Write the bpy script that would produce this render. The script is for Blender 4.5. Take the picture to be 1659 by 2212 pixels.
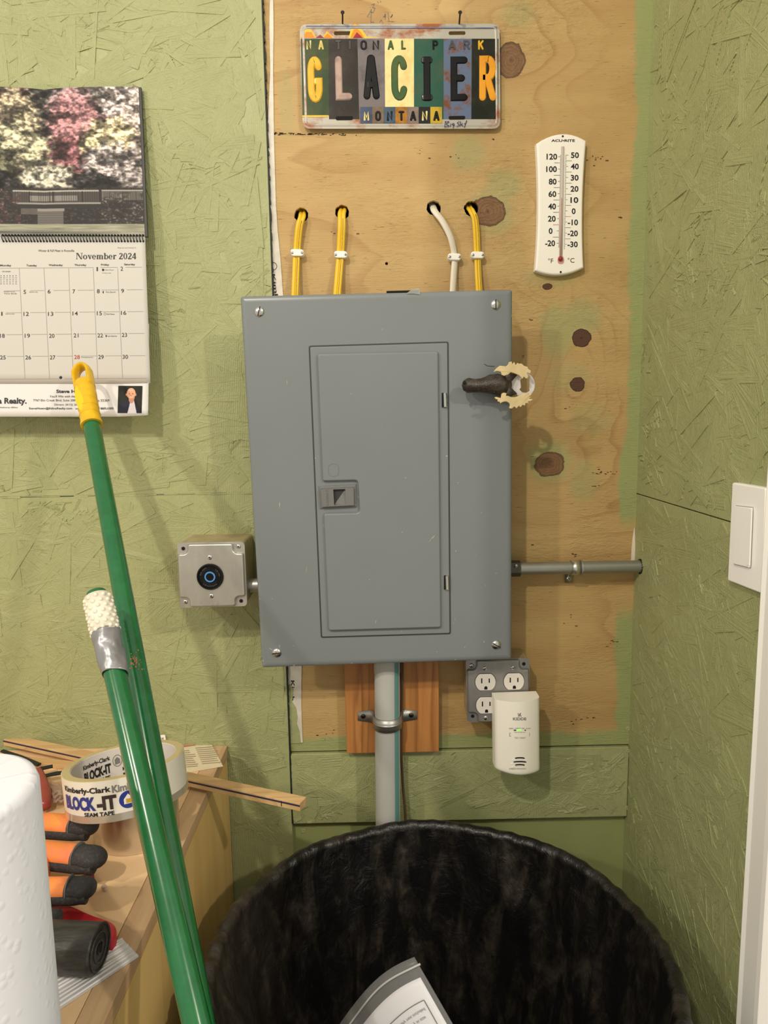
import bpy, bmesh, math, random
import numpy as np
from mathutils import Vector, Matrix
random.seed(7); np.random.seed(7)
scene = bpy.context.scene
for o in list(bpy.data.objects): bpy.data.objects.remove(o)
COL = scene.collection
# ---------------------------------------------------------------- camera
IW, IH, F = 1659, 2212, 1534.0
DIST, EYE = 1.171, 1.46
def cam_axes(p, r, y):
    cy, sy, cp, sp = math.cos(y), math.sin(y), math.cos(p), math.sin(p)
    right = np.array([1, 0, 0.]); fwd = np.array([0, cp, -sp]); up = np.array([0, sp, cp])
    cr, sr = math.cos(r), math.sin(r)
    Rz = np.array([[cy, -sy, 0], [sy, cy, 0], [0, 0, 1]])
    return Rz @ (cr*right+sr*up), Rz @ (-sr*right+cr*up), Rz @ fwd
CA, CB, CC = cam_axes(math.radians(7.844), math.radians(-.957), math.radians(-.608))
CO = np.array([0, -DIST, EYE])
cam = bpy.data.cameras.new('camera'); cam.sensor_fit = 'HORIZONTAL'; cam.sensor_width = 36
cam.lens = 36*F/IW; cam.clip_start = .02
camo = bpy.data.objects.new('camera', cam); COL.objects.link(camo)
camo.matrix_world = Matrix([[CA[0], CB[0], -CC[0], CO[0]], [CA[1], CB[1], -CC[1], CO[1]], [CA[2], CB[2], -CC[2], CO[2]], [0, 0, 0, 1]])
scene.camera = camo
# ---------------------------------------------------------------- world, lamps, exposure
def lin(c):
    c = c/255.; return c/12.92 if c <= .04045 else ((c+.055)/1.055)**2.4
def S(r, g, b): return (lin(r), lin(g), lin(b), 1)
w = bpy.data.worlds.new('world'); scene.world = w; w.use_nodes = True
w.node_tree.nodes['Background'].inputs[0].default_value = (1, .945, .84, 1)
w.node_tree.nodes['Background'].inputs[1].default_value = .62
def lamp(name, loc, power, rad, col=(1, .90, .74)):
    l = bpy.data.lights.new(name, 'POINT'); l.energy = power; l.shadow_soft_size = rad; l.color = col
    o = bpy.data.objects.new(name, l); o.location = loc; COL.objects.link(o)
lamp('ceiling_bulb_right', (1.55, -2.1, 2.75), 82, .05)
lamp('ceiling_bulb_left', (-1.85, -2.1, 2.7), 74, .05)
lamp('ceiling_bulb_middle', (-.62, -1.9, 2.8), 82, .035)
vs = scene.view_settings; vs.view_transform = 'Standard'; vs.look = 'None'; vs.gamma = 1; vs.use_curve_mapping = False
vs.exposure = 0.12
# ---------------------------------------------------------------- pixel -> place helpers
def ray(px, py): return (px-IW/2)/F*CA-(py-IH/2)/F*CB+CC
def P(px, py, w=0.):            # point on the plane w metres in front of the back wall
    d = ray(px, py); return CO+d*((-w-CO[1])/d[1])
def X(px, py, x):
    d = ray(px, py); return CO+d*((x-CO[0])/d[0])
def Z(px, py, z):
    d = ray(px, py); return CO+d*((z-CO[2])/d[2])
def T(px, py, depth): return CO+ray(px, py)*depth
def xz(pts, w): return [(q[0], q[2]) for q in (P(a, b, w) for a, b in pts)]
def ZC(ox, oy, s): return lambda a, b: (ox+a*s, oy+b*s)
# ---------------------------------------------------------------- materials
MATS = {}
def mat(name, col, rough=.5, metal=0., bump=0., bscale=200., var=0., vscale=8., col2=None, stretch=(1, 1, 1), spec=.5, alpha=1., trans=0., coat=0., emit=None, estr=0., thr=(.35, .65)):
    if name in MATS: return MATS[name]
    m = bpy.data.materials.new(name); m.use_nodes = True; nt = m.node_tree; N = nt.nodes; L = nt.links
    b = N['Principled BSDF']; b.inputs['Base Color'].default_value = col; b.inputs['Roughness'].default_value = rough
    b.inputs['Metallic'].default_value = metal; b.inputs['Specular IOR Level'].default_value = spec
    b.inputs['Alpha'].default_value = alpha; b.inputs['Transmission Weight'].default_value = trans; b.inputs['Coat Weight'].default_value = coat
    if emit: b.inputs['Emission Color'].default_value = emit; b.inputs['Emission Strength'].default_value = estr
    tc = N.new('ShaderNodeTexCoord'); mp = N.new('ShaderNodeMapping'); mp.inputs['Scale'].default_value = stretch
    L.new(tc.outputs['Object'], mp.inputs['Vector'])
    if col2 is not None or var:
        n = N.new('ShaderNodeTexNoise'); n.inputs['Scale'].default_value = vscale; n.inputs['Detail'].default_value = 6; n.inputs['Roughness'].default_value = .65
        L.new(mp.outputs[0], n.inputs['Vector'])
        r = N.new('ShaderNodeValToRGB'); r.color_ramp.elements[0].position = thr[0]; r.color_ramp.elements[1].position = thr[1]
        c2 = col2 if col2 is not None else tuple(min(1, c*(1+var)) for c in col[:3])+(1,)
        c1 = col if col2 is not None else tuple(c*(1-var) for c in col[:3])+(1,)
        r.color_ramp.elements[0].color = c1; r.color_ramp.elements[1].color = c2
        L.new(n.outputs['Fac'], r.inputs[0]); L.new(r.outputs[0], b.inputs['Base Color'])
    if bump:
        n2 = N.new('ShaderNodeTexNoise'); n2.inputs['Scale'].default_value = bscale; n2.inputs['Detail'].default_value = 4
        L.new(mp.outputs[0], n2.inputs['Vector'])
        bp = N.new('ShaderNodeBump'); bp.inputs['Strength'].default_value = bump; bp.inputs['Distance'].default_value = .002
        L.new(n2.outputs['Fac'], bp.inputs['Height']); L.new(bp.outputs[0], b.inputs['Normal'])
    MATS[name] = m; return m

class G:                      # small node-graph helper
    def __init__(s, name):
        s.m = bpy.data.materials.new(name); s.m.use_nodes = True; s.nt = s.m.node_tree; s.N = s.nt.nodes; s.L = s.nt.links
        s.b = s.N['Principled BSDF']
    def _set(s, sock, v):
        if hasattr(v, 'is_output'): s.L.new(v, sock)
        elif v is not None: sock.default_value = v
    def math(s, op, a, b=None, c=None, clamp=False):
        n = s.N.new('ShaderNodeMath'); n.operation = op; n.use_clamp = clamp
        for i, v in enumerate((a, b, c)): s._set(n.inputs[i], v)
        return n.outputs[0]
    def co(s, kind='Object'):
        n = s.N.new('ShaderNodeTexCoord'); return n.outputs[kind]
    def uv(s, name):
        n = s.N.new('ShaderNodeUVMap'); n.uv_map = name; return n.outputs[0]
    def sep(s, v):
        n = s.N.new('ShaderNodeSeparateXYZ'); s.L.new(v, n.inputs[0]); return n.outputs
    def comb(s, x, y, z):
        n = s.N.new('ShaderNodeCombineXYZ')
        for i, v in enumerate((x, y, z)): s._set(n.inputs[i], v)
        return n.outputs[0]
    def scale(s, v, sc):
        n = s.N.new('ShaderNodeMapping'); s.L.new(v, n.inputs[0]); n.inputs['Scale'].default_value = sc; return n.outputs[0]
    def noise(s, v, sc, det=4, rough=.55, dist=0.):
        n = s.N.new('ShaderNodeTexNoise'); s.L.new(v, n.inputs['Vector']); n.inputs['Scale'].default_value = sc
        n.inputs['Detail'].default_value = det; n.inputs['Roughness'].default_value = rough; n.inputs['Distortion'].default_value = dist
        return n.outputs['Fac']
    def ramp(s, f, stops):
        n = s.N.new('ShaderNodeValToRGB'); s._set(n.inputs[0], f); e = n.color_ramp.elements
        while len(e) > 1: e.remove(e[-1])
        for i, (p, c) in enumerate(stops):
            q = e[0] if i == 0 else e.new(p); q.position = p; q.color = c if isinstance(c, tuple) else (c, c, c, 1)
        return n.outputs[0]
    def mix(s, f, a, b, mode='MIX'):
        n = s.N.new('ShaderNodeMix'); n.data_type = 'RGBA'; n.blend_type = mode
        s._set(n.inputs[0], f); s._set(n.inputs[6], a); s._set(n.inputs[7], b); return n.outputs[2]
    def bump(s, h, st=.5, d=.002, prev=None):
        n = s.N.new('ShaderNodeBump'); n.inputs['Strength'].default_value = st; n.inputs['Distance'].default_value = d
        s.L.new(h, n.inputs['Height'])
        if prev is not None: s.L.new(prev, n.inputs['Normal'])
        return n.outputs[0]
    def out(s, col=None, rough=None, normal=None):
        s._set(s.b.inputs['Base Color'], col); s._set(s.b.inputs['Roughness'], rough)
        if normal is not None: s.L.new(normal, s.b.inputs['Normal'])
        return s.m
# ---------------------------------------------------------------- mesh builder
class MB:
    def __init__(s): s.v = []; s.f = []; s.uv = {}; s.vc = None
    def add(s, vs, fs):
        o = len(s.v); s.v += [tuple(map(float, q)) for q in vs]; s.f += [tuple(i+o for i in f) for f in fs]; return o
    def box(s, a, b):
        x0, y0, z0 = a; x1, y1, z1 = b
        s.add([(x0, y0, z0), (x1, y0, z0), (x1, y1, z0), (x0, y1, z0), (x0, y0, z1), (x1, y0, z1), (x1, y1, z1), (x0, y1, z1)],
              [(0, 3, 2, 1), (4, 5, 6, 7), (0, 1, 5, 4), (1, 2, 6, 5), (2, 3, 7, 6), (3, 0, 4, 7)]); return s
    def hexa(s, p8): s.add(p8, [(0, 3, 2, 1), (4, 5, 6, 7), (0, 1, 5, 4), (1, 2, 6, 5), (2, 3, 7, 6), (3, 0, 4, 7)]); return s
    def beam(s, p, q, wv, hv):        # box along p->q, half-extents as vectors
        p, q, wv, hv = map(np.asarray, (p, q, wv, hv))
        return s.hexa([p-wv-hv, q-wv-hv, q+wv-hv, p+wv-hv, p-wv+hv, q-wv+hv, q+wv+hv, p+wv+hv])
    def prism(s, pts, w0, w1, ch=0., chh=0., M=None, r=None, seg=3):   # polygon (x,z), extruded from the wall outwards w0..w1, chamfered front
        pts = ccw(pts); M = M or (lambda x, z, w: (x, -w, z))
        if r:
            n = len(pts); cv = []
            for i in range(n):
                a, b, c = map(np.array, (pts[i-1], pts[i], pts[(i+1) % n])); cv.append((b-a)[0]*(c-b)[1]-(b-a)[1]*(c-b)[0] > 0)
            P0 = rnd(pts, r, seg); inset = lambda d: rnd(offset(pts, -d), [max(r-d, 2e-4) if c else r+d for c in cv], seg)
        else: P0 = pts; inset = lambda d: offset(pts, -d)
        n = len(P0); rings = [[M(x, z, w0) for x, z in P0]]
        if ch:
            for k in range(4):
                t = k/3*math.pi/2; rings.append([M(x, z, w1-chh*(1-math.sin(t))) for x, z in (inset(ch*(1-math.cos(t))) if k else P0)])
        else: rings += [[M(x, z, w1) for x, z in P0]]
        vs = [q for r_ in rings for q in r_]; fs = []
        for k in range(len(rings)-1):
            for i in range(n):
                j = (i+1) % n; fs.append((k*n+i, k*n+j, (k+1)*n+j, (k+1)*n+i))
        fs.append(tuple(range((len(rings)-1)*n, len(rings)*n))); fs.append(tuple(range(n-1, -1, -1)))
        s.add(vs, fs); return s
    def tube(s, pts, r, seg=16, caps=True, flat=None, upv=None):
        pts = [np.asarray(p, float) for p in pts]; n = len(pts)
        rs = r if hasattr(r, '__len__') else [r]*n
        t0 = pts[1]-pts[0]; t0 = t0/np.linalg.norm(t0)
        ref = np.array(upv, float) if upv is not None else (np.array([0, 0, 1.]) if abs(t0[2]) < .9 else np.array([1., 0, 0]))
        u = ref-t0*(ref@t0); u /= np.linalg.norm(u); vs = []
        for i in range(n):
            t = pts[min(i+1, n-1)]-pts[max(i-1, 0)]; t /= np.linalg.norm(t)
            u = u-t*(u@t); u /= np.linalg.norm(u); v = np.cross(t, u)
            fa, fb = flat if flat else (1, 1)
            for k in range(seg):
                a = 2*math.pi*k/seg; vs.append(pts[i]+rs[i]*(fa*math.cos(a)*u+fb*math.sin(a)*v))
        fs = [(i*seg+k, i*seg+(k+1) % seg, (i+1)*seg+(k+1) % seg, (i+1)*seg+k) for i in range(n-1) for k in range(seg)]
        if caps: fs += [tuple(range(seg-1, -1, -1)), tuple(range((n-1)*seg, n*seg))]
        s.add(vs, fs); return s
    def lathe(s, prof, c, axis, seg=32, upv=None, closed=False):   # prof (r,h)
        c = np.asarray(c, float); ax = np.asarray(axis, float); ax /= np.linalg.norm(ax)
        ref = np.array([0, 0, 1.]) if abs(ax[2]) < .9 else np.array([1., 0, 0])
        u = ref-ax*(ref@ax); u /= np.linalg.norm(u); v = np.cross(ax, u); vs = []; m = len(prof)
        for r, h in prof:
            for k in range(seg):
                a = 2*math.pi*k/seg; vs.append(c+ax*h+r*(math.cos(a)*u+math.sin(a)*v))
        fs = [(i*seg+k, i*seg+(k+1) % seg, (i+1)*seg+(k+1) % seg, (i+1)*seg+k) for i in range(m-1) for k in range(seg)]
        if closed: fs += [((m-1)*seg+k, (m-1)*seg+(k+1) % seg, (k+1) % seg, k) for k in range(seg)]
        else:
            if prof[0][0] > 1e-6: fs.append(tuple(range(seg-1, -1, -1)))
            if prof[-1][0] > 1e-6: fs.append(tuple(range((m-1)*seg, m*seg)))
        s.add(vs, fs); return s
    def grid(s, fn, nu, nv, wrapu=False):
        vs = [fn(i/(nu if wrapu else nu-1), j/(nv-1)) for j in range(nv) for i in range(nu)]
        fs = [(j*nu+i, j*nu+(i+1) % nu, (j+1)*nu+(i+1) % nu, (j+1)*nu+i) for j in range(nv-1) for i in range(nu if wrapu else nu-1)]
        return s.add(vs, fs)
    def sphere(s, c, r, seg=16, ring=10, sc=(1, 1, 1)):
        c = np.asarray(c, float)
        def fn(u, v):
            a, b = 2*math.pi*u, math.pi*v
            return c+r*np.array([sc[0]*math.sin(b)*math.cos(a), sc[1]*math.sin(b)*math.sin(a), sc[2]*math.cos(b)])
        s.grid(fn, seg, ring, True); return s
    def build(s, name, m, parent=None, smooth=False, bevel=0., sub=0, merge=False, solid=0., recalc=True):
        me = bpy.data.meshes.new(name); me.from_pydata(s.v, [], s.f)
        if recalc or merge:
            bm = bmesh.new(); bm.from_mesh(me)
            if merge: bmesh.ops.remove_doubles(bm, verts=bm.verts, dist=1e-6)
            bmesh.ops.recalc_face_normals(bm, faces=bm.faces); bm.to_mesh(me); bm.free()
        return link(name, me, m, parent, smooth, bevel, sub, solid)
def link(name, me, m, parent=None, smooth=False, bevel=0., sub=0, solid=0.):
    o = bpy.data.objects.new(name, me); COL.objects.link(o); me.materials.append(m)
    if smooth is True: me.shade_smooth()
    if smooth and smooth is not True:
        me.shade_smooth(); me.set_sharp_from_angle(angle=math.radians(smooth))
        wn = o.modifiers.new('wn', 'WEIGHTED_NORMAL'); wn.keep_sharp = True
    if solid:
        md = o.modifiers.new('solid', 'SOLIDIFY'); md.thickness = solid; md.offset = 0
    if bevel:
        md = o.modifiers.new('bevel', 'BEVEL'); md.width = bevel; md.segments = 2; md.limit_method = 'ANGLE'; md.angle_limit = .6
    if sub:
        md = o.modifiers.new('sub', 'SUBSURF'); md.levels = sub; md.render_levels = sub
    if parent is not None: put(o, parent)
    return o
def put(o, parent):
    o.parent = parent; o.matrix_parent_inverse = Matrix.Translation(-(parent.location if parent.parent is None else Vector((0,0,0)))) if parent.type == 'EMPTY' else Matrix()
def ccw(p):
    a = sum(p[i][0]*p[(i+1) % len(p)][1]-p[(i+1) % len(p)][0]*p[i][1] for i in range(len(p)))
    return list(p) if a > 0 else list(p)[::-1]
def offset(p, d):          # ccw polygon, d>0 outward
    n = len(p); out = []
    for i in range(n):
        a, b, c = map(np.array, (p[i-1], p[i], p[(i+1) % n]))
        e1 = b-a; e2 = c-b; l1 = np.linalg.norm(e1) or 1e-9; l2 = np.linalg.norm(e2) or 1e-9
        n1 = np.array([e1[1], -e1[0]])/l1; n2 = np.array([e2[1], -e2[0]])/l2
        m = n1+n2; k = 1+n1@n2; m = m/max(k, .35); out.append(tuple(b+m*d))
    return out
def rnd(pts, r, seg=4):    # round the corners of a polygon; r scalar or list
    n = len(pts); out = []
    for i in range(n):
        a, b, c = map(np.array, (pts[i-1], pts[i], pts[(i+1) % n])); rr = r[i] if hasattr(r, '__len__') else r
        u = (a-b); v = (c-b); lu, lv = np.linalg.norm(u), np.linalg.norm(v); d = min(rr, lu*.49, lv*.49)
        if d < 1e-9: out.append(tuple(b)); continue
        p0 = b+u/lu*d; p1 = b+v/lv*d
        for k in range(seg+1):
            t = k/seg; out.append(tuple((1-t)**2*p0+2*t*(1-t)*b+t*t*p1))
    return out
def circ(cx, cy, r, n=24, ry=None): return [(cx+r*math.cos(2*math.pi*k/n), cy+(ry or r)*math.sin(2*math.pi*k/n)) for k in range(n)]
def rect(x0, y0, x1, y1): return [(x0, y0), (x1, y0), (x1, y1), (x0, y1)]
def thing(name, label, cat, loc, group=None):
    o = bpy.data.objects.new(name, None); COL.objects.link(o); o.location = [float(c) for c in loc]; o.empty_display_size = .02
    return tag(o, label, cat, group)
def tag(o, label, cat, group=None):
    o['label'] = label; o['category'] = cat
    if group: o['group'] = group
    return o
def struct(o): o['kind'] = 'structure'; return o
def fill(loops, w0, w1):   # flat shape with holes: loops of (x,z), first is the outline
    cu = bpy.data.curves.new('t', 'CURVE'); cu.dimensions = '2D'; cu.fill_mode = 'BOTH'; cu.extrude = abs(w1-w0)/2
    for lp in loops:
        sp = cu.splines.new('POLY'); sp.points.add(len(lp)-1); sp.use_cyclic_u = True
        for q, (x, z) in zip(sp.points, lp): q.co = (x, z, 0, 1)
    ob = bpy.data.objects.new('t', cu); COL.objects.link(ob); dg = bpy.context.evaluated_depsgraph_get()
    me = bpy.data.meshes.new_from_object(ob.evaluated_get(dg)); bpy.data.objects.remove(ob); bpy.data.curves.remove(cu)
    for v in me.vertices: x, z, h = v.co; v.co = (x, -((w0+w1)/2+h), z)
    bm = bmesh.new(); bm.from_mesh(me); bmesh.ops.remove_doubles(bm, verts=bm.verts, dist=1e-7); bmesh.ops.recalc_face_normals(bm, faces=bm.faces); bm.to_mesh(me); bm.free()
    me.materials.clear(); return me
# text: returns verts (unit box 0..1 x 0..1), faces
_tc = {}
def glyphs(s, bold=0., shear=0., space=1.):
    k = (s, bold, shear, space)
    if k in _tc: return _tc[k]
    cu = bpy.data.curves.new('t', 'FONT'); cu.body = s; cu.offset = bold; cu.shear = shear; cu.resolution_u = 3; cu.space_character = space; cu.align_x = 'LEFT'
    ob = bpy.data.objects.new('t', cu); COL.objects.link(ob); dg = bpy.context.evaluated_depsgraph_get()
    me = bpy.data.meshes.new_from_object(ob.evaluated_get(dg))
    v = np.array([q.co[:2] for q in me.vertices]); f = [tuple(p.vertices) for p in me.polygons]
    bpy.data.objects.remove(ob); bpy.data.curves.remove(cu); bpy.data.meshes.remove(me)
    if len(v) == 0: _tc[k] = (v, f); return _tc[k]
    lo, hi = v.min(0), v.max(0); _tc[k] = ((v-lo)/(hi-lo), f); return _tc[k]
def text(name, parts, fn, m, parent):
    """parts: list of (string, x0,y0,x1,y1[,bold,shear]); fn(x,y)->world point; y0 is the bottom edge"""
    mb = MB()
    for p in parts:
        s, x0, y0, x1, y1 = p[:5]; v, f = glyphs(s, *(p[5:]))
        mb.add([fn(x0+a*(x1-x0), y0+b*(y1-y0)) for a, b in v], f)
    me = bpy.data.meshes.new(name); me.from_pydata(mb.v, [], mb.f)
    return link(name, me, m, parent)
def onwall(w): return lambda px, py: P(px, py, w)
# ---------------------------------------------------------------- common materials
M_white = mat('white_plastic', S(244, 240, 230), .38)
M_black = mat('black_ink', S(22, 22, 24), .6)
M_grey_ink = mat('grey_ink', S(120, 116, 112), .6)
M_dark = mat('dark_void', S(10, 9, 8), .9)
M_galv = mat('galvanised_steel', S(176, 176, 172), .42, .85, bump=.06, bscale=60, var=.1, vscale=25)
M_screw = mat('bright_zinc_screw', S(205, 205, 202), .25, 1.)
M_nail = mat('dark_nail_steel', S(70, 66, 62), .35, 1.)
M_yellow = mat('yellow_cable_jacket', S(226, 186, 40), .42, bump=.05, bscale=300)
M_cwhite = mat('white_cable_jacket', S(222, 214, 196), .45, bump=.05, bscale=300)
# ================================================================ WALLS
XR = .434                          # right wall plane
def green_mat(name, base, base2, ribs=True):
    g = G(name); o = g.co(); uv = g.uv('strand')
    grain = g.noise(g.scale(uv, (14, 420, 1)), 1., 4, .6)
    rough = g.noise(o, 38, 6, .7); fine = g.noise(o, 420, 3, .6)
    x, y, z = g.sep(o)
    rib = g.math('SINE', g.math('MULTIPLY', g.math('ADD', x, y), 2100.))
    ribm = g.ramp(g.noise(o, 5, 2), [(.45, 0.), (.62, 1.)])
    h = g.math('ADD', g.math('MULTIPLY', grain, .8), g.math('ADD', g.math('MULTIPLY', rough, 1.1), g.math('MULTIPLY', fine, .25)))
    h = g.math('ADD', h, g.math('MULTIPLY', g.math('MULTIPLY', rib, .10), ribm))
    col = g.mix(g.ramp(g.noise(o, 9, 5, .6), [(.3, 0.), (.7, 1.)]), base, base2)
    return g.out(col, .44, g.bump(h, 1., .0019))
M_green = green_mat('green_wall_paint', S(156, 160, 112), S(164, 168, 119))
def strands(name, n, u0, u1, v0, v1, Mf, seed, base=.0002, small=500):
    rg = random.Random(seed); mb = MB(); uvs = []
    for i in range(n+small):
        tiny = i >= n
        if tiny:
            k = (i-n)//28; rr = random.Random(seed*991+k); cu, cv, ang0 = rr.uniform(u0, u1), rr.uniform(v0, v1), rr.uniform(-.6, .6)
            u, v = rg.gauss(cu, .028), rg.gauss(cv, .014); L = rg.uniform(.008, .03); Wd = rg.uniform(.0015, .006); a = rg.gauss(ang0, .5)
            hh = (rg.uniform(.0006, .0016), rg.uniform(.0, .0006))
        else:
            L = rg.uniform(.045, .13); Wd = rg.uniform(.010, .034); u, v = rg.uniform(u0, u1), rg.uniform(v0, v1)
            a = rg.gauss(0, .75) if rg.random() < .8 else rg.uniform(-1.57, 1.57)
            hh = (rg.uniform(.0003, .0015), rg.uniform(.0, .0005))
        if rg.random() < .5: hh = hh[::-1]
        ca, sa = math.cos(a), math.sin(a); pts = []
        for (p, q) in ((-1, -1), (1, -1), (1, 1), (-1, 1)):
            p2 = p*L/2*(1+rg.uniform(-.18, .12)); q2 = q*Wd/2*(1+rg.uniform(-.35, .15)); pts.append((u+p2*ca-q2*sa, v+p2*sa+q2*ca, p2, q2))
        if any(not (u0 <= p[0] <= u1 and v0 <= p[1] <= v1) for p in pts): continue
        hs = [hh[0], hh[0], hh[1], hh[1]]; sk = rg.uniform(.6, 1.4); hs[0] *= sk; hs[2] *= sk
        o = len(mb.v); ru, rv = rg.uniform(0, 50), rg.uniform(0, 50)
        mb.v += [tuple(Mf(p[0], p[1], base+h)) for p, h in zip(pts, hs)]+[tuple(Mf(p[0], p[1], -.0004)) for p in pts]
        mb.f += [(o, o+1, o+2, o+3)]+[(o+4+k, o+4+(k+1) % 4, o+(k+1) % 4, o+k) for k in range(4)]
        uvs += [[(p[2]+ru, p[3]+rv) for p in pts]]
    me = bpy.data.meshes.new(name); me.from_pydata(mb.v, [], mb.f)
    ul = me.uv_layers.new(name='strand'); arr = np.zeros((len(me.loops), 2)); li = 0
    for k in range(len(uvs)):
        q = uvs[k]; seq = [0, 1, 2, 3]+sum([[j, (j+1) % 4, (j+1) % 4, j] for j in range(4)], [])
        for idx in seq: arr[li] = q[idx]; li += 1
    ul.data.foreach_set('uv', arr.ravel()); return me
Mback = lambda w0: (lambda u, v, h: (u, -(w0+h), v))
Mright = lambda u, v, h: (XR-h, u, v)
floor = struct(MB().box((-2.2, -3, -.05), (2.2, .06, 0)).build('floor', mat('concrete_floor', S(186, 178, 166), .8, var=.2, vscale=6)))
# left part of the back wall: two painted strand-board panels butted at eye height
XE = -.1585; ZS = P(270, 1069, 0)[2]
wl = struct(bpy.data.objects.new('wall_left', None)); COL.objects.link(wl)
WL = .006
MB().box((-1.5, -WL, ZS+.0009), (XE, .012, 2.5)).build('strand_board', M_green, wl, bevel=.0008)
MB().box((-1.5, -WL, 0), (XE, .012, ZS-.0009)).build('strand_board', M_green, wl, bevel=.0008)
so = link('strand_flakes', strands('strand_flakes', 1500, -.75, XE-.0005, ZS+.002, 2.3, Mback(WL), 3, small=1500), M_green, wl); so['kind'] = 'stuff'
so = link('strand_flakes', strands('strand_flakes', 900, -.75, XE-.0005, .7, ZS-.002, Mback(WL), 4, small=700), M_green, wl); so['kind'] = 'stuff'
# ragged paint ridge along the joint
mb = MB(); rg = random.Random(5); x = -.75
while x < XE:
    l = rg.uniform(.004, .03); h = rg.uniform(.0004, .0014); t = rg.uniform(.0003, .0014)
    mb.box((x, -WL-t, ZS-h-rg.uniform(-.001, .001)), (x+l, -WL+.001, ZS+h)); x += l
mb.build('joint_ridge', M_green, wl)
mb = MB()
z = .75
while z < 2.3:        # black film and torn fibres at the cut edge
    mb.box((XE-.0005, -WL-.0003, z), (XE+rg.uniform(.0008, .0026), .004, z+.006)); z += .006
mb.build('edge_film', mat('black_edge_film', S(22, 28, 26), .7), wl)
# right wall
wr = struct(bpy.data.objects.new('wall_right', None)); COL.objects.link(wr)
ZSR = X(1377, 1067, XR)[2]; YD = -.405
M_greenR = M_green
MB().box((XR, YD-.03, ZSR+.0008), (XR+.012, .012, 2.5)).build('strand_board', M_greenR, wr, bevel=.0008)
MB().box((XR, YD-.03, 0), (XR+.012, .012, ZSR-.0008)).build('strand_board', M_greenR, wr, bevel=.0008)
so = link('strand_flakes', strands('strand_flakes', 800, YD, -.001, ZSR+.002, 2.3, Mright, 13, small=600), M_greenR, wr); so['kind'] = 'stuff'
so = link('strand_flakes', strands('strand_flakes', 800, YD, -.001, .6, ZSR-.002, Mright, 14, small=500), M_greenR, wr); so['kind'] = 'stuff'
MB().box((XR+.012, YD-.03, 0), (XR+.11, .12, 2.5)).build('stud_core', M_dark, wr)
# door casing on the right wall
M_trim = mat('white_trim_paint', S(247, 245, 241), .35)
tr = struct(MB().prism([(0, 0), (.058, 0), (.058, .016), (.050, .016), (.044, .012), (.012, .009), (.006, .011), (0, .008)], 0, 2.2,
    M=lambda x, z, w: (XR-z, YD-x, w)).build('trim_1', M_trim))
struct(MB().box((XR+.0005, YD-.09, 0), (XR+.10, YD-.03, 2.2)).build('trim_2', M_trim, bevel=.002))
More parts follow.
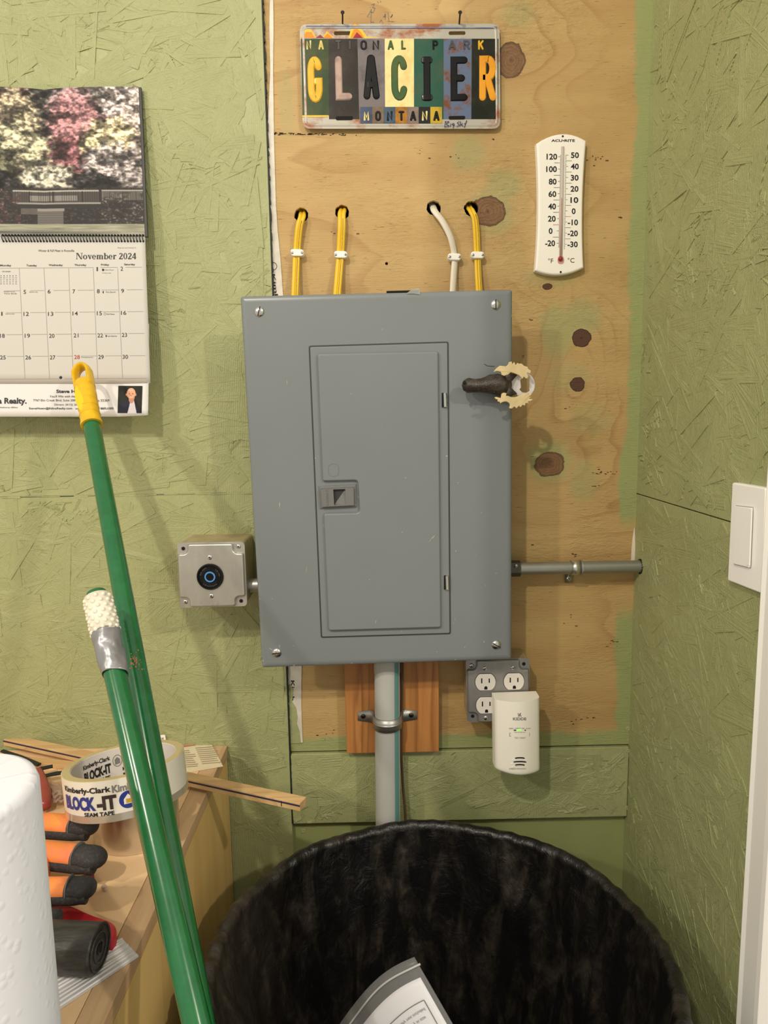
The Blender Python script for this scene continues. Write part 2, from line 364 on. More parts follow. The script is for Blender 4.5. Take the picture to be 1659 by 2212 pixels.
# ---------------------------------------------------------------- plywood board
KN = [(1103, 130, 31, 36), (1055, 456, 38, 32), (1256, 730, 22, 21), (1247, 830, 17, 16), (1188, 1003, 36, 28), (1183, 619, 11, 7)]
KW = [(P(a, b)[0], P(a, b)[2], c/1.37e3, d/1.37e3) for a, b, c, d in KN]
def ply_mat():
    g = G('plywood_face'); o = g.co(); x, y, z = g.sep(o)
    def ell(cx, cz, rx, rz):      # normalised squared distance
        dx = g.math('MULTIPLY', g.math('SUBTRACT', x, cx), 1/rx); dz = g.math('MULTIPLY', g.math('SUBTRACT', z, cz), 1/rz)
        return g.math('ADD', g.math('MULTIPLY', dx, dx), g.math('MULTIPLY', dz, dz))
    h = g.math('MULTIPLY', g.noise(g.scale(o, (1.5, 1, 6)), 1., 3, .5, .3), 1.5)
    kd = []
    for cx, cz, rx, rz in KW:
        d2 = ell(cx, cz, rx, rz); kd.append(d2)
        h = g.math('ADD', h, g.math('MULTIPLY', g.math('POWER', 2.718, g.math('MULTIPLY', d2, -.05)), .8))
    fr = g.math('FRACT', g.math('MULTIPLY', h, 4.0))
    line = g.ramp(fr, [(0, 0.), (.72, .12), (.9, .85), (.95, 1.), (1., 0.)])
    lmask = g.ramp(g.noise(g.scale(o, (3, 1, 4)), 1., 2), [(.42, .06), (.66, .7)])
    fine = g.noise(g.scale(o, (26, 1, 520)), 1., 4, .65)
    dash = g.ramp(g.noise(g.scale(o, (45, 1, 600)), 1., 3, .6), [(.66, 0.), (.74, 1.)])
    base = g.mix(g.ramp(g.noise(g.scale(o, (3, 1, 14)), 1., 5, .6), [(.3, 0.), (.7, 1.)]), S(176, 143, 90), S(194, 166, 111))
    base = g.mix(g.math('MULTIPLY', fine, .35), base, S(176, 138, 80))
    base = g.mix(g.math('MULTIPLY', g.math('MULTIPLY', line, lmask), .85), base, S(150, 106, 58))
    base = g.mix(g.math('MULTIPLY', dash, .7), base, S(134, 94, 52))
    # brushed and over-sprayed green paint
    nz = g.noise(o, 22, 5, .6); nzs = g.noise(g.scale(o, (30, 1, 200)), 1., 3)
    nn = g.math('ADD', g.math('MULTIPLY', g.math('SUBTRACT', nz, .5), .8), g.math('MULTIPLY', g.math('SUBTRACT', nzs, .5), .5))
    tot = None
    def addp(f):
        nonlocal tot
        tot = f if tot is None else g.math('MAXIMUM', tot, f)
    for px, py, rx, rz, st in ((1010, 330, 45, 45, .45), (1090, 400, 45, 40, .5), (1060, 455, 62, 62, .5), (1205, 720, 50, 70, .55), (1255, 690, 55, 55, .55), (1185, 1000, 62, 62, .62),
                               (1275, 905, 55, 50, .28), (1260, 1040, 40, 60, .45), (1120, 30, 40, 35, .35), (1000, 260, 50, 20, .3), (1232, 815, 60, 40, .3), (1190, 600, 70, 30, .3), (620, 230, 20, 90, .3)):
        p = P(px, py); d = g.math('SQRT', ell(p[0], p[2], rx/1370, rz/1370))
        addp(g.math('MULTIPLY', g.ramp(g.math('ADD', d, nn), [(.55, 1.), (1.05, 0.)]), st))
    # right edge strip, lower edge strip
    xr = g.math('ADD', x, g.math('ADD', g.math('MULTIPLY', nn, .022), g.math('MULTIPLY', g.math('SUBTRACT', g.noise(o, 5, 2), .5), .06))); ze = g.math('ADD', z, g.math('MULTIPLY', nn, .045))
    zlo, zhi = P(1365, 1320)[2], P(1365, 1130)[2]
    gap = g.ramp(g.math('ADD', .5, g.math('MULTIPLY', g.math('SUBTRACT', g.math('ABSOLUTE', g.math('SUBTRACT', ze, float((zlo+zhi)/2))), float((zhi-zlo)/2)), 12.)), [(.3, 1.), (.7, 0.)])
    xe = P(1350, 900)[0]
    er = g.ramp(g.math('MULTIPLY', g.math('SUBTRACT', xr, xe-.006), 80), [(.2, 0.), (.75, 1.)])
    addp(g.math('MULTIPLY', g.math('MULTIPLY', er, g.math('SUBTRACT', 1, gap)), .93))
    zb = P(1000, 1590)[2]
    addp(g.math('MULTIPLY', g.ramp(g.math('MULTIPLY', g.math('SUBTRACT', zb+.012, ze), 60), [(.2, 0.), (.8, 1.)]), .93))
    base = g.mix(tot, base, S(148, 158, 104))
    # knots
    for i, ((cx, cz, rx, rz), d2) in enumerate(zip(KW, kd)):
        nz = g.noise(o, 60, 3); dist = g.math('ADD', g.math('SQRT', d2), g.math('MULTIPLY', g.math('SUBTRACT', nz, .5), .55))
        rings = g.math('FRACT', g.math('MULTIPLY', dist, 5.5))
        dark = i in (2, 3, 5)
        ck = g.mix(g.ramp(rings, [(0, .1), (.6, .25), (.9, .6), (1, .2)]), S(96, 62, 38) if dark else S(150, 112, 72), S(52, 30, 18) if dark else S(98, 64, 38))
        ck = g.mix(g.ramp(dist, [(.82, 0.), (.95, .9 if dark else .55), (1., .9 if dark else .55)]), ck, S(46, 26, 14))
        ck = g.mix(g.ramp(dist, [(0, .8), (.06, .6), (.13, 0.)]), ck, S(36, 20, 12))
        ck = g.mix(g.math('MULTIPLY', g.noise(o, 170, 3, .6), .55), ck, S(70, 44, 26))
        base = g.mix(g.ramp(dist, [(0, 1.), (.98, 1.), (1.06, 0.)]), base, ck)
    col = base
    wav = g.noise(g.scale(o, (60, 1, 190)), 1., 4, .65, 1.2)
    wm = g.ramp(g.noise(o, 7, 2), [(.42, .05), (.65, 1.)])
    hh = g.math('ADD', g.math('MULTIPLY', fine, .5), g.math('MULTIPLY', g.math('MULTIPLY', wav, wm), 1.6))
    hh = g.math('SUBTRACT', hh, g.math('MULTIPLY', dash, .5))
    return g.out(col, .55, g.bump(hh, .9, .0015))
M_ply = ply_mat()
wb = struct(bpy.data.objects.new('wall_back', None)); COL.objects.link(wb)
HOLES = [(650.5, 464, 15.5), (739, 458, 15.5), (937, 449, 16), (1018, 450, 16)]
zb = P(1000, 1615)[2]
loops = [rect(XE+.0012, zb, XR, 2.5)]
for hx, hy, hr in HOLES:
    c = P(hx, hy); lp = circ(c[0], c[2], hr/1400, 30); rg = random.Random(int(hx))
    loops.append([(a+rg.uniform(-.0006, .0006), b+rg.uniform(-.0006, .0006)) for a, b in lp])
c = P(835, 569); loops.append(circ(c[0], c[2], .0026, 8))
me = fill(loops, -.012, 0.); link('plywood_board', me, M_ply, wb)
MB().box((XE-.05, .06, 0), (XR+.05, .07, 2.5)).build('dark_cavity', M_dark, wb)
# strand-board strip and the set-back board below it
z1 = P(1000, 1617)[2]; z2 = P(1000, 1768)[2]
MB().box((XE+.0014, -.005, z2), (XR-.001, .010, z1-.0015)).build('strand_strip', M_green, wb, bevel=.001)
so = link('strand_flakes', strands('strand_flakes', 160, XE+.004, XR-.002, z2+.001, z1-.003, Mback(.005), 23, small=170), M_green, wb); so['kind'] = 'stuff'
MB().box((XE-.002, .010, 0), (XR, .022, z1)).build('lower_board', mat('smooth_green_board', S(150, 156, 102), .5, bump=.15, bscale=90, var=.06, vscale=10), wb)
# screws sunk in the boards
for i, (px, py, wq) in enumerate(((646, 1650, .005), (650, 1733, .005), (655, 1795, -.010), (1357, 1574, 0), (608, 1838, .006), (1357, 1622, .005), (1355, 1745, .005))):
    c = P(px, py, wq); MB().lathe([(.0042, 0), (.0042, .0006), (.0030, .0011), (.0014, .0007), (0, .0002)], c, (0, -1, 0), 12).build('painted_screw', M_green, wb, smooth=40)
# white seam tape along the board edge, with print
M_tape = mat('white_seam_tape', S(206, 200, 186), .45, bump=.3, bscale=40, var=.14, vscale=30)
seg = [(583, -20, 590), (582, 60, 591), (584, 150, 590), (577, 300, 592), (578, 440, 596), (582, 500, 600), (584, 560, 606), (586, 660, 613)]
mb = MB(); vs = []
for a, y, b in seg: vs += [P(a, y, .0012), P(b, y, .0012)]
mb.add(vs, [(2*i, 2*i+1, 2*i+3, 2*i+2) for i in range(len(seg)-1)]); tp = mb.build('seam_tape', M_tape, wb, solid=.0006)
mb = MB(); seg2 = [(622, 1425, 652), (623, 1480, 651), (625, 1520, 651), (626, 1560, 652), (628, 1604, 654)]; vs = []
for a, y, b in seg2: vs += [P(a, y, .0012), P(b, y, .0012)]
mb.add(vs, [(2*i, 2*i+1, 2*i+3, 2*i+2) for i in range(len(seg2)-1)]); tp2 = mb.build('seam_tape', M_tape, wb, solid=.0006)
mb = MB(); vs = []
for a, y, b in ((622, 1478, 627), (622, 1492, 634), (623, 1515, 631), (624, 1530, 640), (625, 1550, 643), (626, 1562, 641), (627, 1580, 647), (628, 1606, 650)): vs += [P(a, y, .0020), P(b, y, .0020)]
mb.add(vs, [(2*i, 2*i+1, 2*i+3, 2*i+2) for i in range(7)]); mb.build('paint_smear', M_green, tp2, recalc=False)
# vertical print reading downwards
text('lettering', [('Kimberly', 0, 0, 1, 1, .02)], lambda a, b: P(586+a*14-0+9*b-1, 592+a*96, .0018), M_black, tp)
ringm = MB(); ringm.prism(circ(*xz([(590, 576)], .0016)[0], .0068, 20), .0015, .0018)
mb = MB()
for lp in (circ(*xz([(590, 575)], .002)[0], .0062, 24),):
    me = fill([lp, circ(*xz([(590, 575)], .002)[0], .0054, 24)], .0016, .0019); link('emblem', me, M_black, tp)
text('lettering', [('Clark', 0, 0, 1, 1, .02)], lambda a, b: P(579+8*b, 462+a*44, .0018), M_black, tp)
text('lettering', [('Kimb', 0, 0, 1, 1, .02)], lambda a, b: P(628+8*b, 1470+a*44, .0018), M_black, tp2)
# chipped white primer at the right corner
mb = MB(); vs = []
for a, y, b in ((1370, 1140, 1371), (1366, 1165, 1372), (1364, 1190, 1372), (1363, 1211, 1373)): vs += [P(a, y, .0006), P(b, y, .0006)]
mb.add(vs, [(2*i, 2*i+1, 2*i+3, 2*i+2) for i in range(3)]); mb.build('bare_primer_chip', mat('bare_primer', S(224, 210, 190), .7), wb, solid=.0004)
# pencil marks
def pencil(name, strokes, w, m, parent, wd=.0005):
    mb = MB()
    for st in strokes:
        pts = [P(a, b, w) for a, b in st]
        for p, q in zip(pts[:-1], pts[1:]):
            d = q-p; l = np.linalg.norm(d); n = np.array([-d[2], 0, d[0]])/l*wd
            mb.add([p-n, q-n, q+n, p+n], [(0, 1, 2, 3)])
    return mb.build(name, m, parent, recalc=False)
pencil('pencil_note', [[(793, 36), (797, 30), (802, 20), (801, 48), (808, 47)], [(802, 10), (809, 8), (805, 16), (810, 17), (806, 27), (801, 26)], [(815, 3), (818, 6)], [(821, 1), (823, 5)],
    [(832, 32), (828, 36), (833, 36), (832, 30), (832, 42)], [(838, 25), (840, 46)], [(844, 38), (848, 31), (845, 37), (843, 36)], [(820, 48), (824, 42), (827, 50)]], .0006, M_grey_ink, wb, .0004)
mb = MB(); rg = random.Random(12)
for cx, cy, n_, sx, sy in ((1300, 1020, 14, 22, 8), (1285, 1048, 3, 8, 4), (1060, 300, 3, 10, 4), (985, 338, 3, 8, 3), (1290, 345, 9, 26, 9), (1345, 470, 2, 8, 2), (720, 520, 4, 60, 25), (1150, 690, 2, 6, 3), (1132, 770, 3, 4, 3), (1225, 880, 2, 10, 3), (1240, 1195, 5, 10, 5), (1150, 1175, 2, 6, 3), (1330, 1390, 6, 20, 8), (1230, 1340, 4, 24, 20), (690, 1585, 6, 40, 10), (1260, 1560, 7, 40, 14), (900, 330, 3, 40, 20)):
    for k in range(n_):
        c = P(rg.gauss(cx, sx*.6), rg.gauss(cy, sy*.6), 0.); l = rg.uniform(.0006, .0024); h_ = rg.uniform(.0003, .0008); mb.box((c[0]-l, -.0005, c[2]-h_), (c[0]+l, .0001, c[2]+h_))
mb.build('pitch_specks', mat('dark_pitch', S(84, 50, 26), .6), wb)['kind'] = 'stuff'
# horizontal saw mark right below the sign
mb = MB(); rg = random.Random(9)
for i in range(60):
    px = 590+rg.random()**1.5*180; c = P(px, 288+(px-590)*.02+rg.gauss(0, 1.2), .0003); l = rg.uniform(.0006, .003)
    mb.box((c[0]-l, -.0006, c[2]-.0004), (c[0]+l, .0001, c[2]+.0004))
mb.build('saw_mark', mat('dark_kerf', S(40, 28, 18), .8), wb)
#__OBJECTS__
# ================================================================ BREAKER PANEL
PW = .100
def pan(px, py, h=0.): return P(px, py, PW+h)
def screw(c, r, parent, m=None, ang=.5, cross=False, name='screw', h=None):
    h = h or r*.45
    o = MB().lathe([(r, 0), (r*.96, h*.35), (r*.7, h*.8), (r*.3, h), (0, h)], c, (0, -1, 0), 20).build(name, m or M_screw, parent, smooth=50)
    mb = MB(); c = np.asarray(c)
    for a in ([ang, ang+math.pi/2] if cross else [ang]):
        d = np.array([math.cos(a), 0, math.sin(a)])*r*(.55 if cross else .92); n = np.array([-math.sin(a), 0, math.cos(a)])*r*.11
        q = c+np.array([0, -h*.93, 0]); mb.beam(q-d, q+d, n, np.array([0, h*.1, 0]))
    mb.build('slot', M_nail, o); return o
M_pan = None
def panel_mat():
    g = G('grey_panel_enamel'); o = g.co()
    c = g.mix(g.ramp(g.noise(o, 3, 3), [(.35, 0.), (.65, 1.)]), S(115, 121, 123), S(120, 126, 128))
    sc = g.ramp(g.noise(g.scale(o, (160, 1, 9)), 1., 3, .6), [(.70, 0.), (.80, 1.)])
    scm = g.ramp(g.noise(o, 6, 2), [(.52, 0.), (.66, .35)])
    c = g.mix(g.math('MULTIPLY', sc, scm), c, S(160, 160, 154))
    sp = g.ramp(g.noise(o, 130, 1, .3), [(.79, 0.), (.81, 1.)])
    c = g.mix(g.math('MULTIPLY', sp, .6), c, S(196, 190, 176))
    return g.out(c, .32, g.bump(g.noise(o, 500, 2), .04, .0005))
M_pan = panel_mat()
pc = xz([(519, 640), (1107, 625), (1105, 1425), (566, 1443)], PW)
base = P(830, 1430, .05)
pn = thing('breaker_panel', 'large grey steel breaker panel with closed door on the plywood', 'breaker panel', (base[0], 0, base[2]))
ins = offset(ccw(pc), -.018)
MB().prism(ins, 0.0005, PW-.007).build('box', M_pan, pn)
MB().prism(pc, PW-.012, PW, .009, .0035, r=.004, seg=3).build('cover', M_pan, pn, smooth=50)
dr = xz([(670, 750), (966, 741), (971, 1367), (696, 1375)], PW)
MB().prism(offset(ccw(dr), .0022), PW-.001, PW+.0004, r=.003, seg=2).build('door_gap', mat('panel_gap_shadow_steel', S(52, 55, 55), .5), pn)
dd = MB().prism(dr, PW, PW+.0020, .0012, .0008, r=.002, seg=2).build('door', M_pan, pn, smooth=25)
em = xz([(685, 764), (947, 759), (953, 1354), (710, 1361), (699, 1107), (776, 1105), (772, 1038), (697, 1040)], PW)
MB().prism(em, PW+.0018, PW+.0080, .0034, .0056, r=.0045, seg=4).build('raised_field', M_pan, dd, smooth=50)
# latch
M_lat = mat('grey_latch_plastic', S(108, 109, 108), .6, bump=.2, bscale=700)
lt = xz([(687, 1050), (770, 1046), (771, 1096), (691, 1100)], PW+.004)
hl = xz([(720, 1057), (746, 1056), (748, 1090), (722, 1091)], PW+.0075)
la = MB().prism(lt, PW+.001, PW+.0045, .0035, .003).build('latch', M_lat, dd)
me = fill([ccw(offset(ccw(lt), -.0042)), hl], PW+.0044, PW+.0098); link('latch_plate', me, M_lat, dd)
MB().prism(hl, PW+.0046, PW+.0047).build('finger_well', mat('latch_well_shade', S(44, 44, 46), .6), dd)  # floor coloured darker than the latch, as shade in the recess
mb = MB(); a = np.array(hl)
q = [(hl[0][0], -(PW+.0047), hl[0][1]), (hl[1][0], -(PW+.0047), hl[1][1]), (hl[2][0], -(PW+.0078), hl[2][1]), (hl[3][0], -(PW+.0047), hl[3][1])]
mb.add([(hl[1][0], -(PW+.0048), hl[1][1]), q[2], (hl[3][0], -(PW+.0050), hl[3][1])], [(0, 1, 2)]); mb.build('lit_slide', M_lat, dd, recalc=False)  # slide cut to a triangle, shaped as the lit part of the well
text('lettering', [('SQUARE D', 0, 0, 1, 1)], lambda u, v: P(703+6*v+2*(1-u), 1092-u*34, PW+.0100), mat('latch_lettering', S(88, 89, 88), .6), dd)
# knock-out outline, hinges, screws
kx, kz = xz([(720.5, 1015)], PW+.0081)[0]
ko = [(kx+max(-.0078, min(.0078, .0098*math.cos(t))), kz+.0098*math.sin(t)) for t in np.linspace(0, 2*math.pi, 41)[:-1]]
ki = [(kx+(a-kx)*.93, kz+(b-kz)*.93) for a, b in ko]
link('knockout_ring', fill([ko, ki], PW+.0076, PW+.0085), M_pan, dd)
for y0, y1, xx in ((849, 879, 961), (1244, 1273, 965.5)):
    p0, p1 = P(xx, y0, PW+.004), P(xx+1, y1, PW+.004)
    MB().tube([p0, p1], .0029, 12).build('hinge', M_screw, pn, smooth=50)
    MB().box((p0[0]-.0045, -(PW+.003), p1[2]-.0004), (p0[0]-.001, -PW, p0[2]+.0004)).build('hinge_leaf', M_dark, pn)
for (px, py, an) in ((560, 673, 1.3), (1070.5, 658, 1.6), (598, 1410, .1), (1072, 1393, 2.6)):
    screw(pan(px, py, -.0002), .0075, pn, ang=an)
# black tab and torn clear film on the top edge
MB().prism(xz([(835, 629), (835, 632), (905, 631), (905, 627)], PW-.004), PW-.02, PW-.002).build('filler_tab', M_dark, pn)
MB().prism(xz([(878, 634), (888, 626), (905, 622), (908, 636), (893, 634)], PW+.001), PW+.0005, PW+.0010).build('torn_film', mat('clear_film', S(180, 180, 176), .25, alpha=.45), pn)
mb = MB(); rg = random.Random(17)
for px, py, l, a, h in ((989, 1043, 3, .3, 0), (985, 1190, 3, 1.2, 0), (935, 1161, 12, .75, .0081), (929, 1168, 8, .9, .0081), (876, 1032, 3, -.6, .0081), (798, 1252, 2, 0, .0081), (869, 1150, 3, .8, .0081), (983, 1338, 8, 1.1, 0), (980, 1346, 6, 1.2, 0), (984, 1425, 3, 0, 0), (1072, 1238, 3, 0, 0), (1028, 1200, 2, 1, 0), (812, 1343, 8, 1.4, .0081), (867, 1364, 4, .2, .002), (585, 1402, 8, -.6, 0), (604, 1396, 6, 1.5, 0), (620, 826, 9, 1.5, 0), (604, 1090, 10, 1.5, 0), (662, 1230, 14, 1.45, 0), (1040, 1108, 2, 0, 0), (944, 1408, 2, .5, 0), (826, 712, 5, 1.6, 0), (635, 1437, 4, .2, 0), (1004, 1398, 3, .4, 0)):
    c = P(px, py, PW+h+.0002); d = np.array([math.cos(a), 0, math.sin(a)])*l/1500*.8; n_ = np.array([-math.sin(a), 0, math.cos(a)])*rg.uniform(.0003, .0008)
    mb.add([c-d, c+n_, c+d, c-n_], [(0, 1, 2, 3)])
o = mb.build('scuff_marks', mat('pale_scuff', S(168, 166, 156), .6), pn, recalc=False); o['kind'] = 'stuff'
pencil('hair', [[(1046, 786), (1052, 790), (1060, 791), (1068, 791)]], PW+.0005, M_dark, pn, .0003)
# ================================================================ CABLES
def smooth_path(pts, n=8):
    pts = [np.asarray(p, float) for p in pts]; out = []
    for i in range(len(pts)-1):
        p0, p1, p2, p3 = pts[max(i-1, 0)], pts[i], pts[i+1], pts[min(i+2, len(pts)-1)]
        for k in range(n):
            t = k/n; out.append(.5*((2*p1)+(-p0+p2)*t+(2*p0-5*p1+4*p2-p3)*t*t+(-p0+3*p1-3*p2+p3)*t**3))
    return out+[pts[-1]]
def cable(name, label, pts, halfw, m, group, two=True):
    path = smooth_path(pts, 8)
    t = thing(name, label, 'cable', pts[-1], group)
    if two:
        n = np.array([halfw*.50, 0, 0])
        for k, s in enumerate((-1, 1)):
            MB().tube([p+s*n+np.array([0, -.0007*(k), 0]) for p in path], halfw*.56, 14, upv=(0, 1, 0)).build('strand', m, t, smooth=True)
    else: MB().tube(path, halfw, 16, flat=(.62, 1), upv=(0, 1, 0)).build('jacket', m, t, smooth=True)
    return t, path
def q(px, py, w): return P(px, py, w)
GC = 'cables entering the panel top'
c1, p1 = cable('electrical_cable', 'yellow flat cable from the leftmost hole in the plywood', [q(655, 452, -.03), q(653, 463, -.008), q(652, 470, .007), q(646, 492, .010), q(641, 546, .007), q(639, 590, .012), q(637, 640, .02), q(636, 668, .03)], .0056, M_yellow, GC)
c2, p2 = cable('electrical_cable', 'yellow flat cable from the second hole, left of the middle', [q(742, 446, -.03), q(740, 455, -.008), q(738, 464, .007), q(738, 490, .011), q(735, 550, .007), q(731, 600, .012), q(728, 638, .02), q(727, 668, .03)], .0060, M_yellow, GC)
c3, p3 = cable('electrical_cable', 'off-white flat cable curving out of the third hole', [q(934, 440, -.03), q(936, 449, -.008), q(940, 458, .007), q(957, 480, .011), q(974, 515, .011), q(982, 556, .007), q(980, 596, .012), q(978, 632, .02), q(978, 662, .03)], .0056, M_cwhite, GC, False)
c4, p4 = cable('electrical_cable', 'narrow yellow cable from the hole beside the big knot', [q(1012, 443, -.03), q(1014, 450, -.008), q(1019, 457, .007), q(1027, 480, .010), q(1031, 551, .007), q(1033, 600, .012), q(1035, 632, .02), q(1035, 658, .03)], .0050, M_yellow, GC)
for cb, pp in ((c1, p1), (c2, p2), (c4, p4)):      # faint printed dashes along the jacket
    mb = MB(); rg = random.Random(3)
    for a, b in zip(pp[20:-8], pp[21:-7]):
        for k in range(3):
            t = k/3; c = a+(b-a)*t+np.array([.0022, -.0042, 0]); l = rg.uniform(.0005, .0012)
            mb.box(c-np.array([.0003, .0003, l]), c+np.array([.0003, .0003, l*.6]))
    mb.build('jacket_print', mat('cable_print', S(120, 96, 30), .6), cb)
for (px, py, lb) in ((642, 546, 'white nail clip on the leftmost yellow cable'), (736, 550, 'white nail clip on the second yellow cable'), (982, 555, 'white nail clip on the off-white cable'), (1032, 551, 'white nail clip on the yellow cable below the big knot')):
    c = P(px, py, .013); t = thing('cable_clip', lb, 'cable clip', (c[0], 0, c[2]), 'cable clips above the panel')
    s = .0104; o = [(c[0]+a, c[2]+b) for a, b in ((-s, -.002), (-s+.003, -.005), (s-.003, -.0055), (s, -.003), (s, .003), (s-.003, .0052), (-s+.003, .0058), (-s, .004))]
    MB().prism(o, .0, .0145, .002, .002, r=.002, seg=3).build('saddle', M_white, t, smooth=40)
    for k in (-1, 1): screw((c[0]+k*.0076, -.0144, c[2]), .0023, t, M_screw, .8, True, 'nail')
# ================================================================ SIGN
z3 = ZC(560, 0, 560/1659)
PLW = .009
sg = thing('licence_plate_sign', 'colourful embossed plate sign reading National Park Glacier Montana', 'sign', P(865, 277, PLW*.5))
ol = xz([(647, 52), (1079, 51), (1081, 278), (654, 278)], PLW)
slots = [rect(*xz([z3(478, 226)], PLW)[0], *xz([z3(588, 199)], PLW)[0]), rect(*xz([z3(1212, 224)], PLW)[0], *xz([z3(1320, 199)], PLW)[0]),
         rect(*xz([z3(490, 770)], PLW)[0], *xz([z3(600, 744)], PLW)[0]), rect(*xz([z3(1212, 766)], PLW)[0], *xz([z3(1318, 742)], PLW)[0])]
slots = [rnd(s_, .0035, 3) for s_ in slots]
M_rim = mat('rusty_painted_plate_rim', S(176, 172, 160), .3, var=0, vscale=26, col2=S(150, 84, 34), stretch=(1, 1, 1.6), coat=.15, thr=(.48, .66))
link('plate', fill([rnd(ol, .012, 6)]+slots, PLW-.0012, PLW), M_rim, sg)
ridge_o = offset(ccw(rnd(ol, .012, 6)), -.0030); ridge_i = offset(ccw(rnd(ol, .012, 6)), -.0075)
mb = MB(); n = len(ridge_o); mid = offset(ccw(rnd(ol, .012, 6)), -.0052)
vs = [(a, -PLW, b) for a, b in ridge_o]+[(a, -PLW-.0016, b) for a, b in mid]+[(a, -PLW, b) for a, b in ridge_i]
mb.add(vs, [(k*n+i, k*n+(i+1) % n, (k+1)*n+(i+1) % n, (k+1)*n+i) for k in range(2) for i in range(n)])
mb.build('raised_border', M_rim, sg, smooth=True)
def worn(name, a, b, sc=40, thr=(.45, .75)): return mat('plate_'+name, S(*a), .34, vscale=sc, col2=S(*b), spec=.22, coat=.04, thr=thr)
cols = [('leaf_green', (38, 60, 28), (74, 76, 36)), ('charcoal', (36, 32, 28), (60, 52, 46)), ('lilac_grey', (112, 106, 108), (74, 68, 74)), ('cream', (232, 210, 150), (208, 170, 92)), ('teal', (40, 84, 70), (70, 84, 66)), ('steel_blue', (96, 110, 136), (120, 72, 34)), ('bottle_black', (26, 28, 18), (46, 46, 32))]
bx = [258, 443, 628, 803, 990, 1180, 1360, 1536]; bxb = [272, 447, 640, 806, 990, 1180, 1357, 1536]
for k in range(7):
    nm, a, b = cols[k]; yb = 738 if k == 0 else 762
    pts = [z3(bx[k]+(8 if k == 0 else 0), 248), z3(bx[k+1]-(6 if k == 6 else 0), 248), z3(bxb[k+1]-(6 if k == 6 else 0), yb), z3(bxb[k]+(4 if k == 0 else 0), yb)]
    pl = xz(pts, PLW+.0003)
    hs = [s_ for s_ in slots if min(p[0] for p in ccw(pl)) < sum(v[0] for v in s_)/len(s_) < max(p[0] for p in pl) and False]
    MB().prism(pl, PLW-.0003, PLW+.0004).build('colour_panel', worn(nm, a, b, 60 if k == 5 else 35, (.50, .62) if k == 5 else (.45, .75)), sg)
for s_ in slots[2:]: MB().prism(s_, PLW, PLW+.0006).build('slot_hole', M_dark, sg)
# printed mountains along the top band
M_or = worn('orange', (226, 140, 36), (206, 96, 30)); M_yl = worn('mountain_yellow', (232, 190, 60), (220, 160, 50)); M_mg = worn('maroon', (150, 44, 50), (120, 40, 60))
for pts, m_, h in (([(262, 244), (285, 195), (315, 168), (350, 215), (362, 243)], M_yl, .0002), ([(266, 244), (300, 205), (335, 205), (356, 243)], M_or, .0003), ([(360, 243), (390, 222), (415, 243)], M_mg, .0003), ([(405, 243), (432, 200), (480, 243)], M_yl, .0002), ([(410, 243), (438, 212), (470, 243)], M_or, .0003),
                   ([(572, 243), (590, 175), (612, 152), (640, 168), (690, 235), (800, 243)], M_yl, .0002), ([(582, 243), (612, 170), (650, 205), (672, 243)], M_or, .0003), ([(600, 243), (625, 205), (655, 235), (662, 243)], M_mg, .0004)):
    MB().prism(xz([z3(*p) for p in pts], PLW+h), PLW-.0002, PLW+h).build('mountain_print', m_, sg)
MB().prism(xz([z3(300, 165), z3(1520, 170), z3(1520, 182), z3(300, 180)], PLW+.0010), PLW, PLW+.0011).build('blue_stripe', worn('blue', (70, 90, 130), (130, 130, 140)), sg)
MB().prism(xz([z3(275, 738), z3(443, 738), z3(443, 748), z3(275, 750)], PLW+.0003), PLW, PLW+.0005).build('yellow_stripe', M_yl, sg)
# stroke alphabet for the embossed letters (unit box, y up)
def arc(cx, cy, rx, ry, a0, a1, n=10): return [(cx+rx*math.cos(math.radians(a0+(a1-a0)*k/n)), cy+ry*math.sin(math.radians(a0+(a1-a0)*k/n))) for k in range(n+1)]
STK = {
 'G': [arc(.5, .72, .42, .28, 20, 180)+arc(.5, .28, .42, .28, 180, 360)+[(.92, .45), (.58, .45)]],
 'C': [arc(.5, .72, .42, .28, 15, 180)+arc(.5, .28, .42, .28, 180, 345)],
 'L': [[(.12, 1), (.12, .04), (1, .04)]], 'A': [[(.02, 0), (.46, 1)], [(.98, 0), (.54, 1)], [(.2, .3), (.8, .3)]],
 'I': [[(.5, 0), (.5, 1)], [(.05, 0), (.95, 0)], [(.05, 1), (.95, 1)]], 'E': [[(1, 1), (.1, 1), (.1, 0), (1, 0)], [(.1, .52), (.78, .52)]],
 'R': [[(.1, 0), (.1, 1), (.55, 1)]+arc(.55, .76, .4, .24, 90, -90)+[(.1, .52)], [(.5, .52), (.98, 0)]],
 'N': [[(.05, 0), (.05, 1), (.95, 0), (.95, 1)]], 'T': [[(.5, 0), (.5, 1)], [(0, 1), (1, 1)]], 'O': [arc(.5, .7, .45, .3, 0, 180)+arc(.5, .3, .45, .3, 180, 360)+[(.95, .7)]],
 'P': [[(.1, 0), (.1, 1), (.55, 1)]+arc(.55, .74, .4, .26, 90, -90)+[(.1, .48)]], 'K': [[(.1, 0), (.1, 1)], [(.95, 1), (.1, .42)], [(.4, .6), (.95, 0)]], 'M': [[(.05, 0), (.05, 1), (.5, .3), (.95, 1), (.95, 0)]], 'i': [[(.5, 0), (.5, 1)]]}
